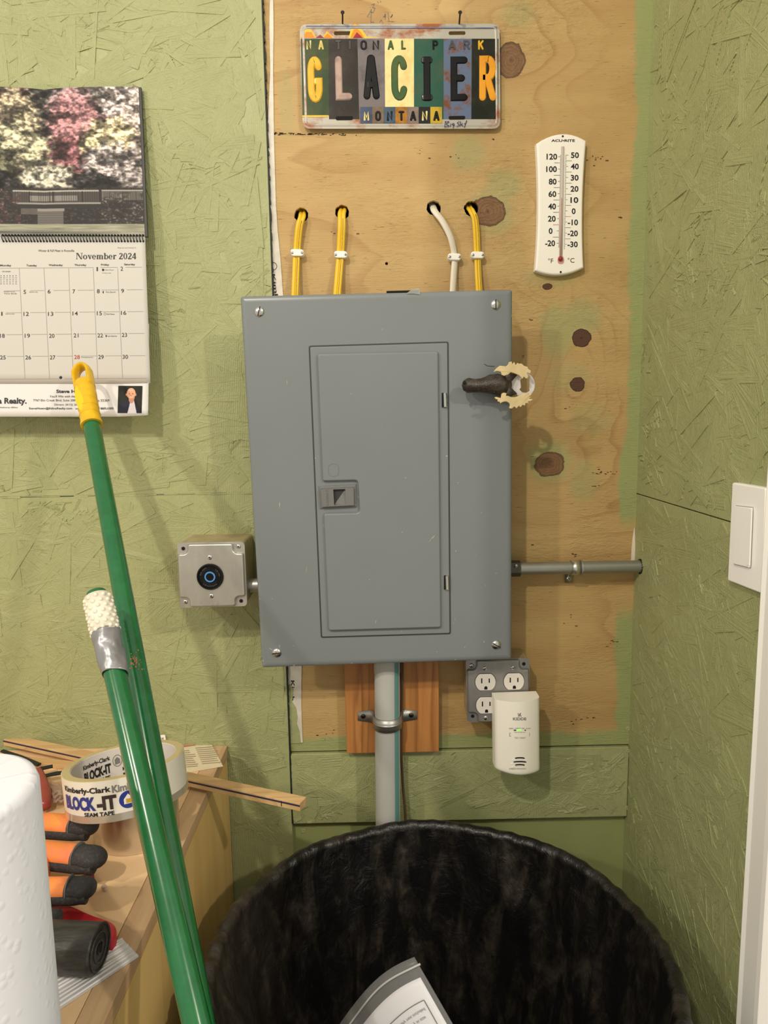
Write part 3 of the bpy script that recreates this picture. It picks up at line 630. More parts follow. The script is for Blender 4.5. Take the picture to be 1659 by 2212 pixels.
def ribbon(mb, pts, wd, w0, h, ch=.7):
    pts = [np.array(p) for p in pts]
    # round caps
    d0 = (pts[0]-pts[1]); d0 /= np.linalg.norm(d0); d1 = (pts[-1]-pts[-2]); d1 /= np.linalg.norm(d1)
    seq = [(pts[0]+d0*wd*.42, .35), (pts[0]+d0*wd*.25, .8)]+[(p, 1.) for p in pts]+[(pts[-1]+d1*wd*.25, .8), (pts[-1]+d1*wd*.42, .35)]
    P_ = [s_[0] for s_ in seq]; n = len(P_); vs = []
    for i in range(n):
        a = P_[i]-P_[i-1] if i else P_[1]-P_[0]; b = P_[i+1]-P_[i] if i < n-1 else P_[-1]-P_[-2]
        a = a/(np.linalg.norm(a) or 1); b = b/(np.linalg.norm(b) or 1); na = np.array([-a[1], a[0]]); nb = np.array([-b[1], b[0]])
        m = (na+nb)/max(1+na@nb, .6); k = wd/2*seq[i][1]; hh = h*(.3 if seq[i][1] < .5 else .85 if seq[i][1] < 1 else 1)
        for s_, e in ((-1, 0), (-ch, 1), (ch, 1), (1, 0)): p = P_[i]+m*k*s_; vs.append((p[0], -(w0+e*hh), p[1]))
    fs = [(4*i+j, 4*i+j+1, 4*i+5+j, 4*i+4+j) for i in range(n-1) for j in range(3)]+[(0, 1, 2, 3), (4*n-4, 4*n-3, 4*n-2, 4*n-1)]
    mb.add(vs, fs)
def letter(ch, box, wd, m, h=.0016):
    (x0, y1), (x1, y0) = xz([z3(box[0], box[1])], PLW)[0], xz([z3(box[2], box[3])], PLW)[0]
    x0 += wd*.5; x1 -= wd*.5; y0 += wd*.5; y1 -= wd*.5; mb = MB()
    for k, st in enumerate(STK[ch]): ribbon(mb, [(x0+a*(x1-x0), y0+b*(y1-y0)) for a, b in st], wd, PLW+.0003, h+.00006*k)
    mb.build('letter', m, sg, smooth=35)
LC = {'y': worn('letter_yellow', (226, 178, 50), (196, 150, 40)), 'p': worn('letter_pink_grey', (176, 150, 140), (120, 100, 92)), 'k': worn('letter_black', (12, 12, 14), (24, 22, 24)), 'g': worn('letter_green', (60, 88, 52), (84, 98, 56)), 'o': worn('letter_orange', (230, 160, 44), (214, 140, 36)), 'c': worn('letter_cream', (220, 206, 140), (190, 170, 90)), 's': worn('letter_slate', (80, 78, 84), (60, 58, 62))}
for ch, bxx, c in (('G', (300, 362, 414, 656), 'y'), ('L', (474, 358, 598, 652), 'p'), ('A', (660, 348, 774, 640), 'k'), ('C', (836, 354, 956, 645), 'g'), ('I', (1030, 362, 1116, 648), 'k'), ('E', (1215, 362, 1336, 648), 'k'), ('R', (1400, 356, 1520, 648), 'o')):
    letter(ch, bxx, .0108, LC[c])
for ch, x0, x1, c in (('N', 298, 337, 'c'), ('A', 376, 415, 'c'), ('T', 488, 527, 's'), ('i', 570, 590, 's'), ('O', 645, 692, 'k'), ('N', 722, 770, 'k'), ('A', 820, 863, 'g'), ('L', 905, 940, 'g'), ('P', 1105, 1147, 'k'), ('A', 1210, 1258, 's'), ('R', 1302, 1350, 's'), ('K', 1397, 1438, 'y')):
    letter(ch, (x0, 258, x1, 321), .0031, LC[c], .0010)
cc = [((70, 82, 110), 's'), ((120, 100, 84), 'k'), ((70, 90, 110), 'k'), ((176, 120, 40), 'k'), ((130, 112, 104), 'k'), ((30, 30, 32), 'c'), ((190, 160, 50), 'k')]
for k in range(7):
    a = 647+k*74.6; MB().prism(xz([z3(a, 684), z3(a+75, 684), z3(a+75, 790), z3(a, 790)], PLW+.0006), PLW-.0002, PLW+.0008).build('town_tile', worn('tile%d' % k, cc[k][0], tuple(max(20, int(v*.6)) for v in cc[k][0])), sg)
PLW += .0005
for k, ch in enumerate('MONTANA'): letter(ch, (647+k*74.6+18, 710, 647+k*74.6+60, 775), .0034, LC['c' if k in (0, 5) else 'k'], .0010)
PLW -= .0005
sig = lambda L: [z3(*p) for p in L]
pencil('signature_print', [sig([(1192, 775), (1186, 815)]), sig([(1188, 780), (1215, 778), (1196, 795), (1216, 806), (1188, 812)]), sig([(1226, 790), (1222, 810)]), sig([(1245, 788), (1232, 795), (1246, 804), (1248, 790), (1240, 822)]), sig([(1282, 778), (1266, 786), (1280, 800), (1262, 812)]), sig([(1290, 776), (1284, 808)]), sig([(1304, 790), (1290, 798), (1306, 806)]), sig([(1312, 788), (1318, 798), (1328, 770), (1312, 818)])], PLW+.0019, mat('ink_navy', S(46, 48, 96), .6), sg, .0005)
for (a, b), (c, d), lb in (((740, 27), (740, 73), 'bent dark nail holding the sign, left one'), ((994, 27), (990, 74), 'bent dark nail holding the sign, right one')):
    t0 = P(a, b, .030); t1 = P(c, d, -.012); hd = t1-t0; hd = hd/np.linalg.norm(hd)
    o = MB().tube([t0, t1], .0013, 10).lathe([(.0029, 0), (.0029, .0008), (.0014, .0009)], t0-hd*.0006, hd, 12).build('nail', M_nail, smooth=40)
    tag(o, lb, 'nail', 'nails holding the sign')
# ================================================================ THERMOMETER
z4 = ZC(1120, 270, 180/1138); TW = .014
th = thing('wall_thermometer', 'white plastic wall thermometer with concave sides and red bulb', 'thermometer', P(1211, 594, .002))
def quadpts(p0, pc_, p1, n=8): return [tuple((1-t)**2*np.array(p0)+2*t*(1-t)*np.array(pc_)+t*t*np.array(p1)) for t in np.linspace(0, 1, n+1)[:-1]]
tout = quadpts((245, 250), (600, 0), (930, 212), 10)+quadpts((930, 212), (850, 1100), (895, 1948), 12)+quadpts((895, 1948), (560, 2125), (228, 1988), 10)+quadpts((228, 1988), (305, 1150), (245, 250), 12)
tpts = xz([z4(*p) for p in tout], TW)
MB().prism(tpts, .0005, TW, .0042, .0035).build('body', M_white, th, smooth=25)
tw = TW+.0003; TT = lambda a, b: P(*z4(a, b), tw)
def flat_rects(name, rs, m, parent, fn=TT):
    mb = MB()
    for x0, y0, x1, y1 in rs: mb.add([fn(x0, y0), fn(x1, y0), fn(x1, y1), fn(x0, y1)], [(0, 1, 2, 3)])
    return mb.build(name, m, parent, recalc=False)
L_ = [('ACU', 448, 230, 600, 196, .03), ('RITE', 628, 230, 770, 196, .03), ('•', 606, 222, 624, 204)]
for k, (s_, y) in enumerate((('120', 432), ('100', 603), ('80', 773), ('60', 942), ('40', 1112), ('20', 1280), ('0', 1447), ('-20', 1615))):
    wd = {1: 52, 2: 106, 3: 145}[len(s_)]; x1 = (528-k*4) if s_ != '0' else 465; x0 = x1-wd+(0 if s_[0] != '-' else 10)
    L_.append((s_, x0-(0), y+41, x1, y-41, .025))
for k, (s_, y) in enumerate((('50', 412), ('40', 566), ('30', 720), ('20', 872), ('10', 1025), ('0', 1177), ('-10', 1330), ('-20', 1480), ('-30', 1630))):
    x1 = 825-k*2; x0 = x1-{1: 52, 2: 108, 3: 140}[len(s_)]
    if s_ == '0': x0, x1 = 727, 780
    L_.append((s_, x0, y+40, x1, y-40, .025))
L_ += [('°F', 405, 1885, 475, 1822), ('°C', 672, 1880, 764, 1815)]
text('lettering', L_, TT, M_black, th)
tk = []; tr_ = []
for i in range(-26, 123, 2):
    y = 432+(120-i)*(1615-432)/140; xx = 585-(y-400)*.019
    l = 40 if i % 20 == 0 else (95 if i % 10 == 0 else 16); (tr_ if i == 10 else tk).append((xx-l, y-2.5, xx, y+2.5))
for i in range(-34, 51):
    y = 412+(50-i)*(1630-412)/80; xx = 640-(y-400)*.017
    l = 42 if i % 10 == 0 else (92 if i % 5 == 0 else 16); (tr_ if i == -5 else tk).append((xx, y-2, xx+l, y+2))
flat_rects('scale_ticks', tk, M_black, th); flat_rects('red_ticks', tr_, mat('red_ink', S(170, 50, 50), .6), th)
MB().tube([P(*z4(603, 300), TW), P(*z4(577, 1800), TW)], .0026, 12).build('glass_tube', mat('tube_glass', S(205, 196, 186), .08, alpha=.75, coat=1), th, smooth=True)
MB().tube([P(*z4(590, 1000), TW+.0024), P(*z4(577, 1800), TW+.0024)], .0006, 8).build('red_spirit', mat('red_spirit', S(196, 120, 110), .3), th, smooth=True)
MB().prism(xz([z4(535, 1790), z4(620, 1790), z4(622, 1900), z4(532, 1900)], TW), TW-.001, TW+.0004, r=.005, seg=4).build('bulb_well', mat('bulb_well', S(205, 150, 140), .4), th)
MB().sphere(P(*z4(572, 1827), TW+.001), .0040).build('bulb', mat('red_bulb', S(150, 12, 22), .1, coat=1), th, smooth=True)
for p in ((605, 155), (577, 2008)): MB().lathe([(.0016, 0), (.0016, .0003), (0, .0003)], P(*z4(*p), TW), (0, -1, 0), 12).build('mount_hole', M_nail if p[1] < 300 else M_dark, th)
# ================================================================ LEFT RECEPTACLE BOX
def cover_outline(c4, nt, wfront):
    """c4: corners px TL,TR,BR,BL ; returns base outline and raised outline (x,z)"""
    base_ = xz(c4, wfront); tl, tr2, br, bl = map(np.array, base_)
    def at(u, v): return tuple((tl*(1-u)+tr2*u)*(1-v)+(bl*(1-u)+br*u)*v)
    n = nt; e = .012
    r = [(n, e), (1-n, e), (1-n, n*.75), (1-n*.75, n), (1-e, n), (1-e, 1-n), (1-n*.75, 1-n), (1-n, 1-n*.75), (1-n, 1-e), (n, 1-e), (n, 1-n*.75), (n*.75, 1-n), (e, 1-n), (e, n), (n*.75, n), (n, n*.75)]
    return base_, [at(*p) for p in r], at
def steel_box(name, label, cat, c4, WB, depth_out, m, nt=.16, hz=.0065):
    b4, rs, at = cover_outline(c4, nt, WB); t = thing(name, label, cat, (np.mean([p[0] for p in b4]), 0, min(p[1] for p in b4)))
    ib = offset(ccw(b4), -.0012)
    MB().prism(ib, .0005, WB-.0012, r=.006, seg=3).build('box', mat('box_side_steel', S(196, 178, 142), .5, .6, bump=.05, var=.15, vscale=30), t, smooth=40)
    MB().prism(b4, WB-.0012, WB+.0004, r=.007, seg=4).build('cover', m, t, smooth=40)
    MB().prism(ccw(rs), WB+.0002, WB+hz, .0035, .0045, r=.004, seg=4).build('raised_cover', m, t, smooth=60)
    return t, at
M_cov = mat('brushed_cover_steel', S(186, 184, 176), .38, .7, bump=.12, bscale=25, var=.14, vscale=12, stretch=(1, 1, .4))
M_cov2 = mat('dull_cover_zinc', S(146, 144, 142), .42, .6, bump=.1, bscale=25, var=.16, vscale=18)
WB = .088
rb, at = steel_box('locking_receptacle_box', 'square galvanised box with black twist-lock receptacle left of the panel', 'electrical box', [(383, 1172), (528, 1170), (534, 1309), (389, 1313)], WB, .1, M_cov)
WF = WB+.0065
rc = P(454.3, 1245.5, WF)
MB().lathe([(.0192, -.003), (.0206, 0), (.0206, .0022), (.0196, .0034), (.0176, .0032), (.0166, .0018), (.0088, .0018), (.0086, .0022)], rc, (0, -1, 0), 40).build('receptacle', mat('black_receptacle', S(10, 10, 12), .22, spec=.3), rb, smooth=40)
br_ = MB().lathe([(.0062, .0018), (.0062, .0034), (.0082, .0034), (.0086, .0016)], rc, (0, -1, 0), 32).build('blue_ring', mat('blue_nylon', S(74, 140, 206), .4), rb, smooth=40)
for k in range(3):
    a0, a1 = [(100, 165), (15, 65), (215, 325)][k]; mb = MB(); n = 8
    for r0 in (.0118,):
        st = [(rc[0]+r0*math.cos(math.radians(a)), rc[2]+r0*math.sin(math.radians(a))) for a in np.linspace(a0, a1, n)]
        ribbon(mb, st, .0022, .0018-rc[1]-.0001, .0004)
    mb.build('contact_slot', M_dark, rb)
def ring_text(name, s_, c, r, hgt, a0, a1, h, m, parent, inward=False):
    def fn(u, v):
        a = math.radians(a0+(a1-a0)*u); rr = r+(-hgt*v if inward else hgt*v); return (c[0]+rr*math.cos(a), c[1]-h, c[2]+rr*math.sin(a))
    return text(name, [(s_, 0, 0, 1, 1, .02)], fn, m, parent)
M_faint = mat('moulded_grey_lettering', S(66, 66, 68), .4)
ring_text('lettering', '20A 250V', rc, .0136, .0024, 172, 108, .0022, M_faint, rb); ring_text('lettering', 'L6-20', rc, .0136, .0024, 52, 2, .0022, M_faint, rb)
ring_text('lettering', 'LEVITON', rc, .0162, .0026, 225, 310, .0022, M_faint, rb, True)
for p, an in (((453, 1204), .4), ((456.5, 1287.5), .9)): screw(P(*p, WF-.0004), .0040, rb, ang=an, cross=True)
for p in ((515, 1180.5), (400.5, 1300)): screw(P(*p, WB+.0004), .0037, rb, ang=.7, cross=True)
for p in ((396, 1185), (521, 1298)): MB().lathe([(.0030, 0), (.0030, .0004), (0, .0004)], P(*p, WB+.0003), (0, -1, 0), 16).build('mount_hole', M_dark, rb)
ec = P(421, 1194, WF+.0001)
mb = MB(); ribbon(mb, [(ec[0]+.0062*math.cos(t), ec[2]+.0066*math.sin(t)) for t in np.linspace(math.pi, 2*math.pi, 12)], .0012, WF-.0004, .0006)
ribbon(mb, [(ec[0]-.0095, ec[2]+.0040), (ec[0]+.0095, ec[2]+.0040)], .0012, WF-.0004, .0006); ribbon(mb, [(ec[0]+.0035*math.cos(t), ec[2]-.001+.0035*math.sin(t)) for t in np.linspace(0, 6.1, 12)], .0009, WF-.0004, .0006)
mb.build('stamped_emblem', M_cov, rb, smooth=40)
text('lettering', [('6.3', 0, 0, .42, 1), ('2', .66, 0, .82, 1)], lambda u, v: P(431+u*52, 1306-v*8, WF+.0002), M_galv, rb)
x0 = P(533, 1265, .05)[0]; x1 = P(566, 1265, .05)[0]; zc_ = P(545, 1266, .06)[2]
MB().tube([(x0-.004, -.055, zc_), (P(555, 1265, PW)[0]+.0176, -.055, zc_)], .0115, 20).tube([(x0-.002, -.055, zc_), (x0+.006, -.055, zc_)], .0155, 8).build('nipple', M_galv, rb, smooth=40)
# ================================================================ QUAD OUTLET BOX + CO ALARM
WQ = .050
qb, at = steel_box('quad_outlet_box', 'grey steel outlet box with white receptacles below the panel corner', 'electrical box', [(1006, 1422), (1144, 1421), (1145, 1558), (1009, 1560)], WQ, .06, M_cov2)
WF2 = WQ+.0065
M_rec = mat('white_receptacle_nylon', S(226, 220, 212), .35)
for k, (px, py) in enumerate(((1048.5, 1473), (1110, 1471.5), (1050, 1523), (1110, 1521.5))):
    cx, cz = xz([(px, py)], WF2)[0]; R_ = .0168
    o = [(cx+R_*math.cos(t), cz+max(-.0140, min(.0140, R_*math.sin(t)))) for t in np.linspace(0, 2*math.pi, 49)[:-1]]
    MB().prism(offset(ccw(o), .0007), WF2-.001, WF2+.0003).build('cutout_edge', M_dark, qb)
    f_ = MB().prism(o, WF2-.001, WF2+.0026, .0010, .0010).build('receptacle_face', M_rec, qb, smooth=30)
    for sx, hh in ((-.0064, .0042), (.0060, .0036)): MB().box((cx+sx-.0010, -WF2-.00275, cz+.0030-hh), (cx+sx+.0010, -WF2-.0020, cz+.0030+hh)).build('blade_slot', M_dark, f_)
    gp = [(cx+.0004+.0026*math.cos(t), cz-.0090+.0026*math.sin(t)) for t in np.linspace(0, math.pi, 12)]+[(cx-.0022, cz-.0120), (cx+.0030, cz-.0120)]
    MB().prism(gp, WF2+.002, WF2+.00275).build('ground_slot', M_dark, f_)
for p in ((1047.5, 1444), (1108, 1442.5), (1050, 1551), (1111, 1549)): screw(P(*p, WF2-.0003), .0039, qb, ang=random.random()*3, cross=True)
screw(P(1018.6, 1438, WQ+.0004), .0042, qb, ang=.6, cross=True)
for p in ((1131.5, 1434), (1021, 1547)): MB().lathe([(.0030, 0), (.0030, .0004), (0, .0004)], P(*p, WQ+.0003), (0, -1, 0), 16).build('mount_hole', M_dark, qb)
WA = .093
ca = thing('gas_alarm', 'cream plug-in alarm with green light, plugged in below the panel', 'alarm', P(1118, 1666, .08))
z7 = ZC(980, 1400, 220/1622)
A0 = P(*z7(650, 815), WA-.006); A1 = P(*z7(1372, 790), WA-.006); A2 = P(*z7(1380, 1968), WA-.006); A3 = P(*z7(664, 1940), WA-.006)
M_alarm = mat('cream_alarm_plastic', S(250, 245, 232), .45)
def alarm_sec(u, dz): # bulging front
    return .0135*(1-(2*u-1)**2)
mb = MB(); NU, NV = 24, 20; WBk = WF2+.003
def af(u, v):
    p = (A0*(1-u)+A1*u)*(1-v)+(A3*(1-u)+A2*u)*v; rr = 0
    e = min(1, (1-v)/.05); rr = (1-math.sqrt(max(0, 1-(1-e)**2)))*.006
    e2 = min(1, min(u, 1-u)/.06); rr += (1-math.sqrt(max(0, 1-(1-e2)**2)))*.006
    return np.array([p[0], p[1]+rr-alarm_sec(u, v), p[2]-.0028*(1-(2*u-1)**2)*(v > .5)*(v-.5)*2])
uu = lambda s_: .5-.5*math.cos(math.pi*s_)
mb.grid(lambda a, b: af(uu(a), 1-(1-b)**1.6), NU, NV)
n0 = len(mb.v)
ring = [i for i in range(NU)]+[NU*(j+1)-1 for j in range(1, NV)]+[NU*(NV-1)+i for i in range(NU-2, -1, -1)]+[NU*j for j in range(NV-2, 0, -1)]
bk = [(mb.v[i][0], -WBk, mb.v[i][2]) for i in ring]; mb.v += bk; n = len(ring)
mb.f += [(ring[i], ring[(i+1) % n], n0+(i+1) % n, n0+i) for i in range(n)]; mb.f.append(tuple(range(n0, n0+n)))
mb.build('housing', M_alarm, ca, smooth=35)
pxs, pys = z7(650, 815); pxe, pye = z7(1375, 1955)
def AF(a, b, h=.0005):
    px, py = z7(a, b); p = P(px, py, WA-.006); u = (p[0]-A0[0])/(A1[0]-A0[0])
    for _ in range(3):
        w_ = WA-.006+alarm_sec(min(1, max(0, u)), 0)+h; p = P(px, py, w_); u = (p[0]-A0[0])/(A1[0]-A0[0])
    return p
text('lettering', [('KIDDE', 945, 1150, 1158, 1105, .02), ('GREEN - OPERATE  RED - ALARM', 880, 1290, 1225, 1270), ('MOVE TO FRESH AIR', 968, 1349, 1140, 1335), ('TEST / RESET', 968, 1441, 1145, 1420), ('CARBON MONOXIDE ALARM', 880, 1932, 1235, 1912)], lambda a, b: AF(a, b), M_grey_ink, ca)
flat_rects('logo', [(1022, 1036, 1034, 1060), (1040, 1062, 1052, 1072), (1045, 1078, 1056, 1088)], M_grey_ink, ca, AF)
mb = MB()
for q4 in ([(1075, 1035), (1058, 1035), (1020, 1088), (1036, 1088)], [(1052, 1056), (1060, 1050), (1082, 1088), (1066, 1088)]): mb.add([AF(*p) for p in q4], [(0, 1, 2, 3)])
mb.build('logo', M_grey_ink, ca, recalc=False)
flat_rects('light_window', [(958, 1300, 1150, 1318)], mat('alarm_window', S(30, 40, 26), .3), ca, AF)
flat_rects('green_light', [(1010, 1299, 1076, 1319)], mat('green_led', S(120, 220, 60), .4, emit=(.25, 1, .1, 1), estr=.9), ca, lambda a, b: AF(a, b, .0008))
mb = MB()
for (x0, y0, x1, y1) in ((890, 1352, 1212, 1357), (890, 1402, 1212, 1407), (888, 1352, 894, 1407), (1206, 1350, 1212, 1405)): mb.add([AF(x0, y0), AF(x1, y0), AF(x1, y1), AF(x0, y1)], [(0, 1, 2, 3)])
mb.build('button_edge', M_grey_ink, ca, recalc=False)
for x0, x1, y in ((975, 1134, 1748), (950, 1160, 1808), (976, 1134, 1857)):
    mb = MB(); n = 10
    for k in range(n):
        a0, a1 = x0+(x1-x0)*k/n, x0+(x1-x0)*(k+1)/n; s0, s1 = [((2*t/n-1)**2)*8 for t in (k, k+1)]
        e0 = 6 if k == 0 else 0; e1 = 6 if k == n-1 else 0
        mb.add([AF(a0, y-11+s0+e0), AF(a1, y-11+s1+e1), AF(a1, y+11+s1-e1), AF(a0, y+11+s0-e0)], [(0, 1, 2, 3)])
    mb.build('sounder_slot', M_dark, ca, recalc=False)
    mb = MB(); 
    for k in range(n):
        a0, a1 = x0-50+(x1-x0+100)*k/n, x0-50+(x1-x0+100)*(k+1)/n; s0, s1 = [((2*t/n-1)**2)*18 for t in (k, k+1)]
        mb.add([AF(a0, y+10+s0, .0002), AF(a1, y+10+s1, .0002), AF(a1, y+20+s1, .0009), AF(a0, y+20+s0, .0009)], [(0, 1, 2, 3)])
    mb.build('sounder_lip', M_alarm, ca, recalc=False)
# ================================================================ GREY PVC PIPE, BACKING BOARDS, CONDUIT
def wood_mat(name, c1, c2, c3, vertical=True, sc=1., rough=.5):
    g = G(name); o = g.co(); st = (70*sc, 70*sc, 4*sc) if vertical else (4*sc, 70*sc, 70*sc)
    n1 = g.noise(g.scale(o, st), 1., 4, .6, .5); x, y, z = g.sep(o)
    wv = g.math('FRACT', g.math('MULTIPLY', g.noise(g.scale(o, tuple(v*.35 for v in st)), 1., 2, .4), 7))
    c = g.mix(g.ramp(n1, [(.3, 0.), (.7, 1.)]), c1, c2); c = g.mix(g.math('MULTIPLY', g.ramp(wv, [(.5, 0.), (.9, 1.), (1, 0.)]), .55), c, c3)
    return g.out(c, rough, g.bump(n1, .25, .0008))
M_stain = wood_mat('reddish_fir', S(166, 108, 56), S(190, 132, 72), S(122, 72, 34))
for nm, pts in (('left', [(742, 1400), (866, 1400), (866, 1626), (749, 1628)]), ('right', [(871, 1400), (948, 1400), (948, 1624), (868, 1626)])):
    pp = ccw(xz(pts, .020)); 
    o = MB().prism(pp, .0005, .020).build('backing_plank', M_stain, bevel=.001)
    tag(o, 'wide reddish plank behind the grey pipe' if nm == 'left' else 'narrow reddish plank just right of the grey pipe', 'plank', 'planks behind the pipe')
M_pvc = mat('grey_pvc', S(182, 183, 178), .42, var=.06, vscale=8, stretch=(1, 1, .3))
pt, pb = P(836, 1445, .045), P(834, 1760, .045); R_ = .0211
ptop = np.array([pt[0], -.043, P(836, 1415, .045)[2]]); pbot = np.array([pb[0]-.002, -.043, .25])
pp = thing('grey_conduit_pipe', 'vertical grey plastic pipe with teal stripe below the panel', 'pipe', pbot)
MB().tube([ptop, ptop+np.array([0, 0, -.03]), ptop+np.array([0, 0, -.032]), pbot], [R_+.0006, R_+.0006, R_, R_], 32).build('tube', M_pvc, pp, smooth=40)
def stripe(a0, a1, nm, m):
    mb = MB(); n = 5; vs = []
    for q_ in (ptop, pbot):
        for k in range(n):
            a = math.radians(a0+(a1-a0)*k/(n-1)); vs.append(q_+(R_+.0009)*np.array([math.cos(a), -math.sin(a), 0]))
    mb.add(vs, [(i, i+1, n+i+1, n+i) for i in range(n-1)]); mb.build(nm, m, pp, smooth=True, recalc=False)
stripe(31, 56, 'teal_stripe', mat('teal_print', S(96, 150, 148), .5))
# two-hole strap
zs = P(838, 1571, .067)[2]; st = thing('pipe_strap', 'two-hole galvanised strap clamping the grey pipe', 'strap', (pt[0], -.02, zs-.012))
xc_ = pt[0]-.0008; mb = MB(); prof = [(-.050, .0215), (-.030, .0215), (-.0262, .0235), (-.0240, .028)]+[(-(R_+.0022)*math.cos(a), .043+(R_+.0022)*math.sin(a)) for a in np.linspace(-.35, math.pi+.35, 22)]+[(.0240, .028), (.0262, .0235), (.030, .0215), (.051, .0215)]
prof = [(x_+xc_, w_) for x_, w_ in prof]; vs = []
zz = lambda i: .0105 if 3 < i < len(prof)-4 else .0105
for k, (x_, w_) in enumerate(prof):
    for hz_ in (1, -1):
        tp_ = .7 if k in (0, len(prof)-1) else 1; vs.append((x_, -w_, zs+hz_*.0105*tp_))
mb.add(vs, [(2*i, 2*i+2, 2*i+3, 2*i+1) for i in range(len(prof)-1)]); mb.build('band', M_galv, st, smooth=40, solid=.0016)
mb = MB(); vs = []
mp = [p for p in prof[5:-5]]
for k, (x_, w_) in enumerate(mp):
    for hz_ in (1, -1): vs.append((xc_+(x_-xc_)*1.03, -(.043+(w_-.043)*1.05), zs+hz_*.0022))
mb.add(vs, [(2*i, 2*i+2, 2*i+3, 2*i+1) for i in range(len(mp)-1)]); mb.build('stiffening_rib', M_galv, st, smooth=40, solid=.0012)
for s_ in (-1, 1): screw((xc_+s_*.041, -.0222, zs), .0042, st, M_nail, .5, True)
# thin brown wire beside the pipe
o = MB().tube(smooth_path([P(867, 1430, .026), P(868, 1500, .028), P(866, 1600, .028), P(870, 1690, .03), P(876, 1775, .03), P(876, 1900, .028)]), .0022, 10).build('brown_wire', mat('brown_wire', S(84, 66, 48), .5), smooth=True)
tag(o, 'thin brown wire running down beside the grey pipe', 'wire')
# steel conduit to the right
e0, e1 = P(1095, 1229.5, .03), P(1378, 1224, .03); e0[1] = e1[1] = -.028; e1[0] = XR+.01
ct = thing('steel_conduit', 'short horizontal steel conduit from the panel to the right wall', 'conduit', (e0+e1)/2)
MB().tube([e0, e1], .0103, 24).build('tube', mat('emt_zinc', S(158, 158, 150), .38, .75, bump=.04), ct, smooth=40)
k0 = P(1100, 1229, .03); k1 = P(1123, 1228.5, .03); k0[1] = k1[1] = -.028
cn = MB().tube([k0, k1], .0138, 10).build('connector', mat('dark_cast_zinc', S(90, 86, 78), .45, .6), ct, smooth=30)
screw(P(1115, 1223, .0415), .0032, cn, cross=True)
mb = MB(); rg = random.Random(4)
for k in range(16):
    a = 2*math.pi*k/16; r = .0108; d = rg.uniform(.002, .005); c = np.array([XR-.0008, e1[1]+r*math.sin(a), e1[2]+r*math.cos(a)]); mb.box(c-np.array([.001, d*.6, d*.5]), c+np.array([.0006, d*.5, d*.6]))
mb.build('torn_hole_edge', M_dark, ct)
sx = P(1243, 1226, .03)[0]; sz = (e0[2]+e1[2])/2
ss = thing('conduit_strap', 'one-hole steel strap on the short horizontal conduit', 'strap', (sx, -.02, sz-.02))
mb = MB(); vs = []; prf = [(.028+.0116*math.cos(a), .0116*math.sin(a)) for a in np.linspace(2.1, -1.9, 18)]+[(.010, -.0138), (.0045, -.0165), (.0035, -.031)]
for w_, zz_ in prf:
    for s_ in (-1, 1): vs.append((sx+s_*.0072+(0 if zz_ > -.012 else -.003), -w_, sz+zz_))
mb.add(vs, [(2*i, 2*i+2, 2*i+3, 2*i+1) for i in range(len(prf)-1)]); mb.build('band', mat('bright_zinc_strap', S(200, 198, 190), .3, .9), ss, smooth=40, solid=.0012)
MB().tube([(sx+.008, -.028, sz), (sx+.0115, -.028, sz)], .0125, 24).build('edge_roll', M_galv, ss, smooth=40)
screw((sx-.004, -.0052, sz-.0235), .0050, ss, M_screw, cross=True)
# ================================================================ LIGHT SWITCH (right wall)
XS = XR-.0075
sw = thing('dimmer_switch', 'white dimmer switch with plain wall plate on the right wall', 'light switch', X(1612, 1265, XR))
RW = lambda a, b, w_: (XR-w_, a, b)
yz = lambda pts, x: [(q_[1], q_[2]) for q_ in (X(a, b, x) for a, b in pts)]
MB().prism(yz([(1581, 1042), (1654, 1054), (1647, 1284), (1571, 1254)], XS), .0003, .0075, .0022, .0022, M=RW, r=.003, seg=3).build('wall_plate', M_trim, sw, smooth=40)
fr_ = yz([(1591, 1093), (1627, 1097), (1622, 1226), (1588, 1218)], XS); fr_ = ccw(fr_)
MB().prism(offset(fr_, .0008), .0070, .0078, M=RW).build('paddle_gap', mat('switch_gap', S(150, 146, 140), .6), sw)
MB().prism(fr_, .0074, .0105, .0012, .0012, M=RW).build('paddle', M_trim, sw, smooth=30)
sl = yz([(1619, 1098), (1625, 1099), (1620, 1222), (1614, 1220)], XS-.003); MB().prism(sl, .0100, .0114, .0003, .0003, M=RW).build('dimmer_slider', M_trim, sw)
# ================================================================ MOOSE BOTTLE OPENER
z6 = ZC(960, 740, 240/1659)
mo = thing('moose_bottle_opener', 'dark moose head magnet opener with cream antlers on the panel edge', 'bottle opener', P(1075, 880, PW))
WM = PW+.020
M_moose = mat('dark_moose_resin', S(44, 36, 30), .38, bump=.5, bscale=500, vscale=120, col2=S(88, 76, 62), thr=(.45, .8))
M_ant = mat('cream_antler_resin', S(206, 186, 138), .4, bump=.25, bscale=120, var=.08, vscale=60)
sec = [(262, 640, 10), (275, 640, 52), (300, 640, 78), (335, 642, 98), (372, 640, 104), (410, 642, 95), (470, 645, 92), (540, 640, 96), (600, 632, 108), (660, 625, 130), (720, 625, 152), (780, 632, 168), (840, 640, 165), (900, 640, 150), (950, 640, 120), (990, 635, 80), (1005, 632, 30)]
mb = MB(); NS = 24; vs = []
for i, (x, y, h) in enumerate(sec):
    c = P(*z6(x, y), WM); top = P(*z6(x, y-h), WM); r = top[2]-c[2]
    dp = min(.0195, r*.95)*(1.0 if x > 420 else .9)
    lift = .004*math.sin(min(1, max(0, (x-262)/740))*math.pi)
    for k in range(NS):
        a = 2*math.pi*k/NS; rr = 1+.10*math.cos(2*a)*(x < 700); vs.append((c[0], c[1]-lift-dp*math.sin(a)*(1+.15*(math.sin(a) > 0)), c[2]+r*math.cos(a)*rr*(.92 if math.sin(a) > .5 else 1)))
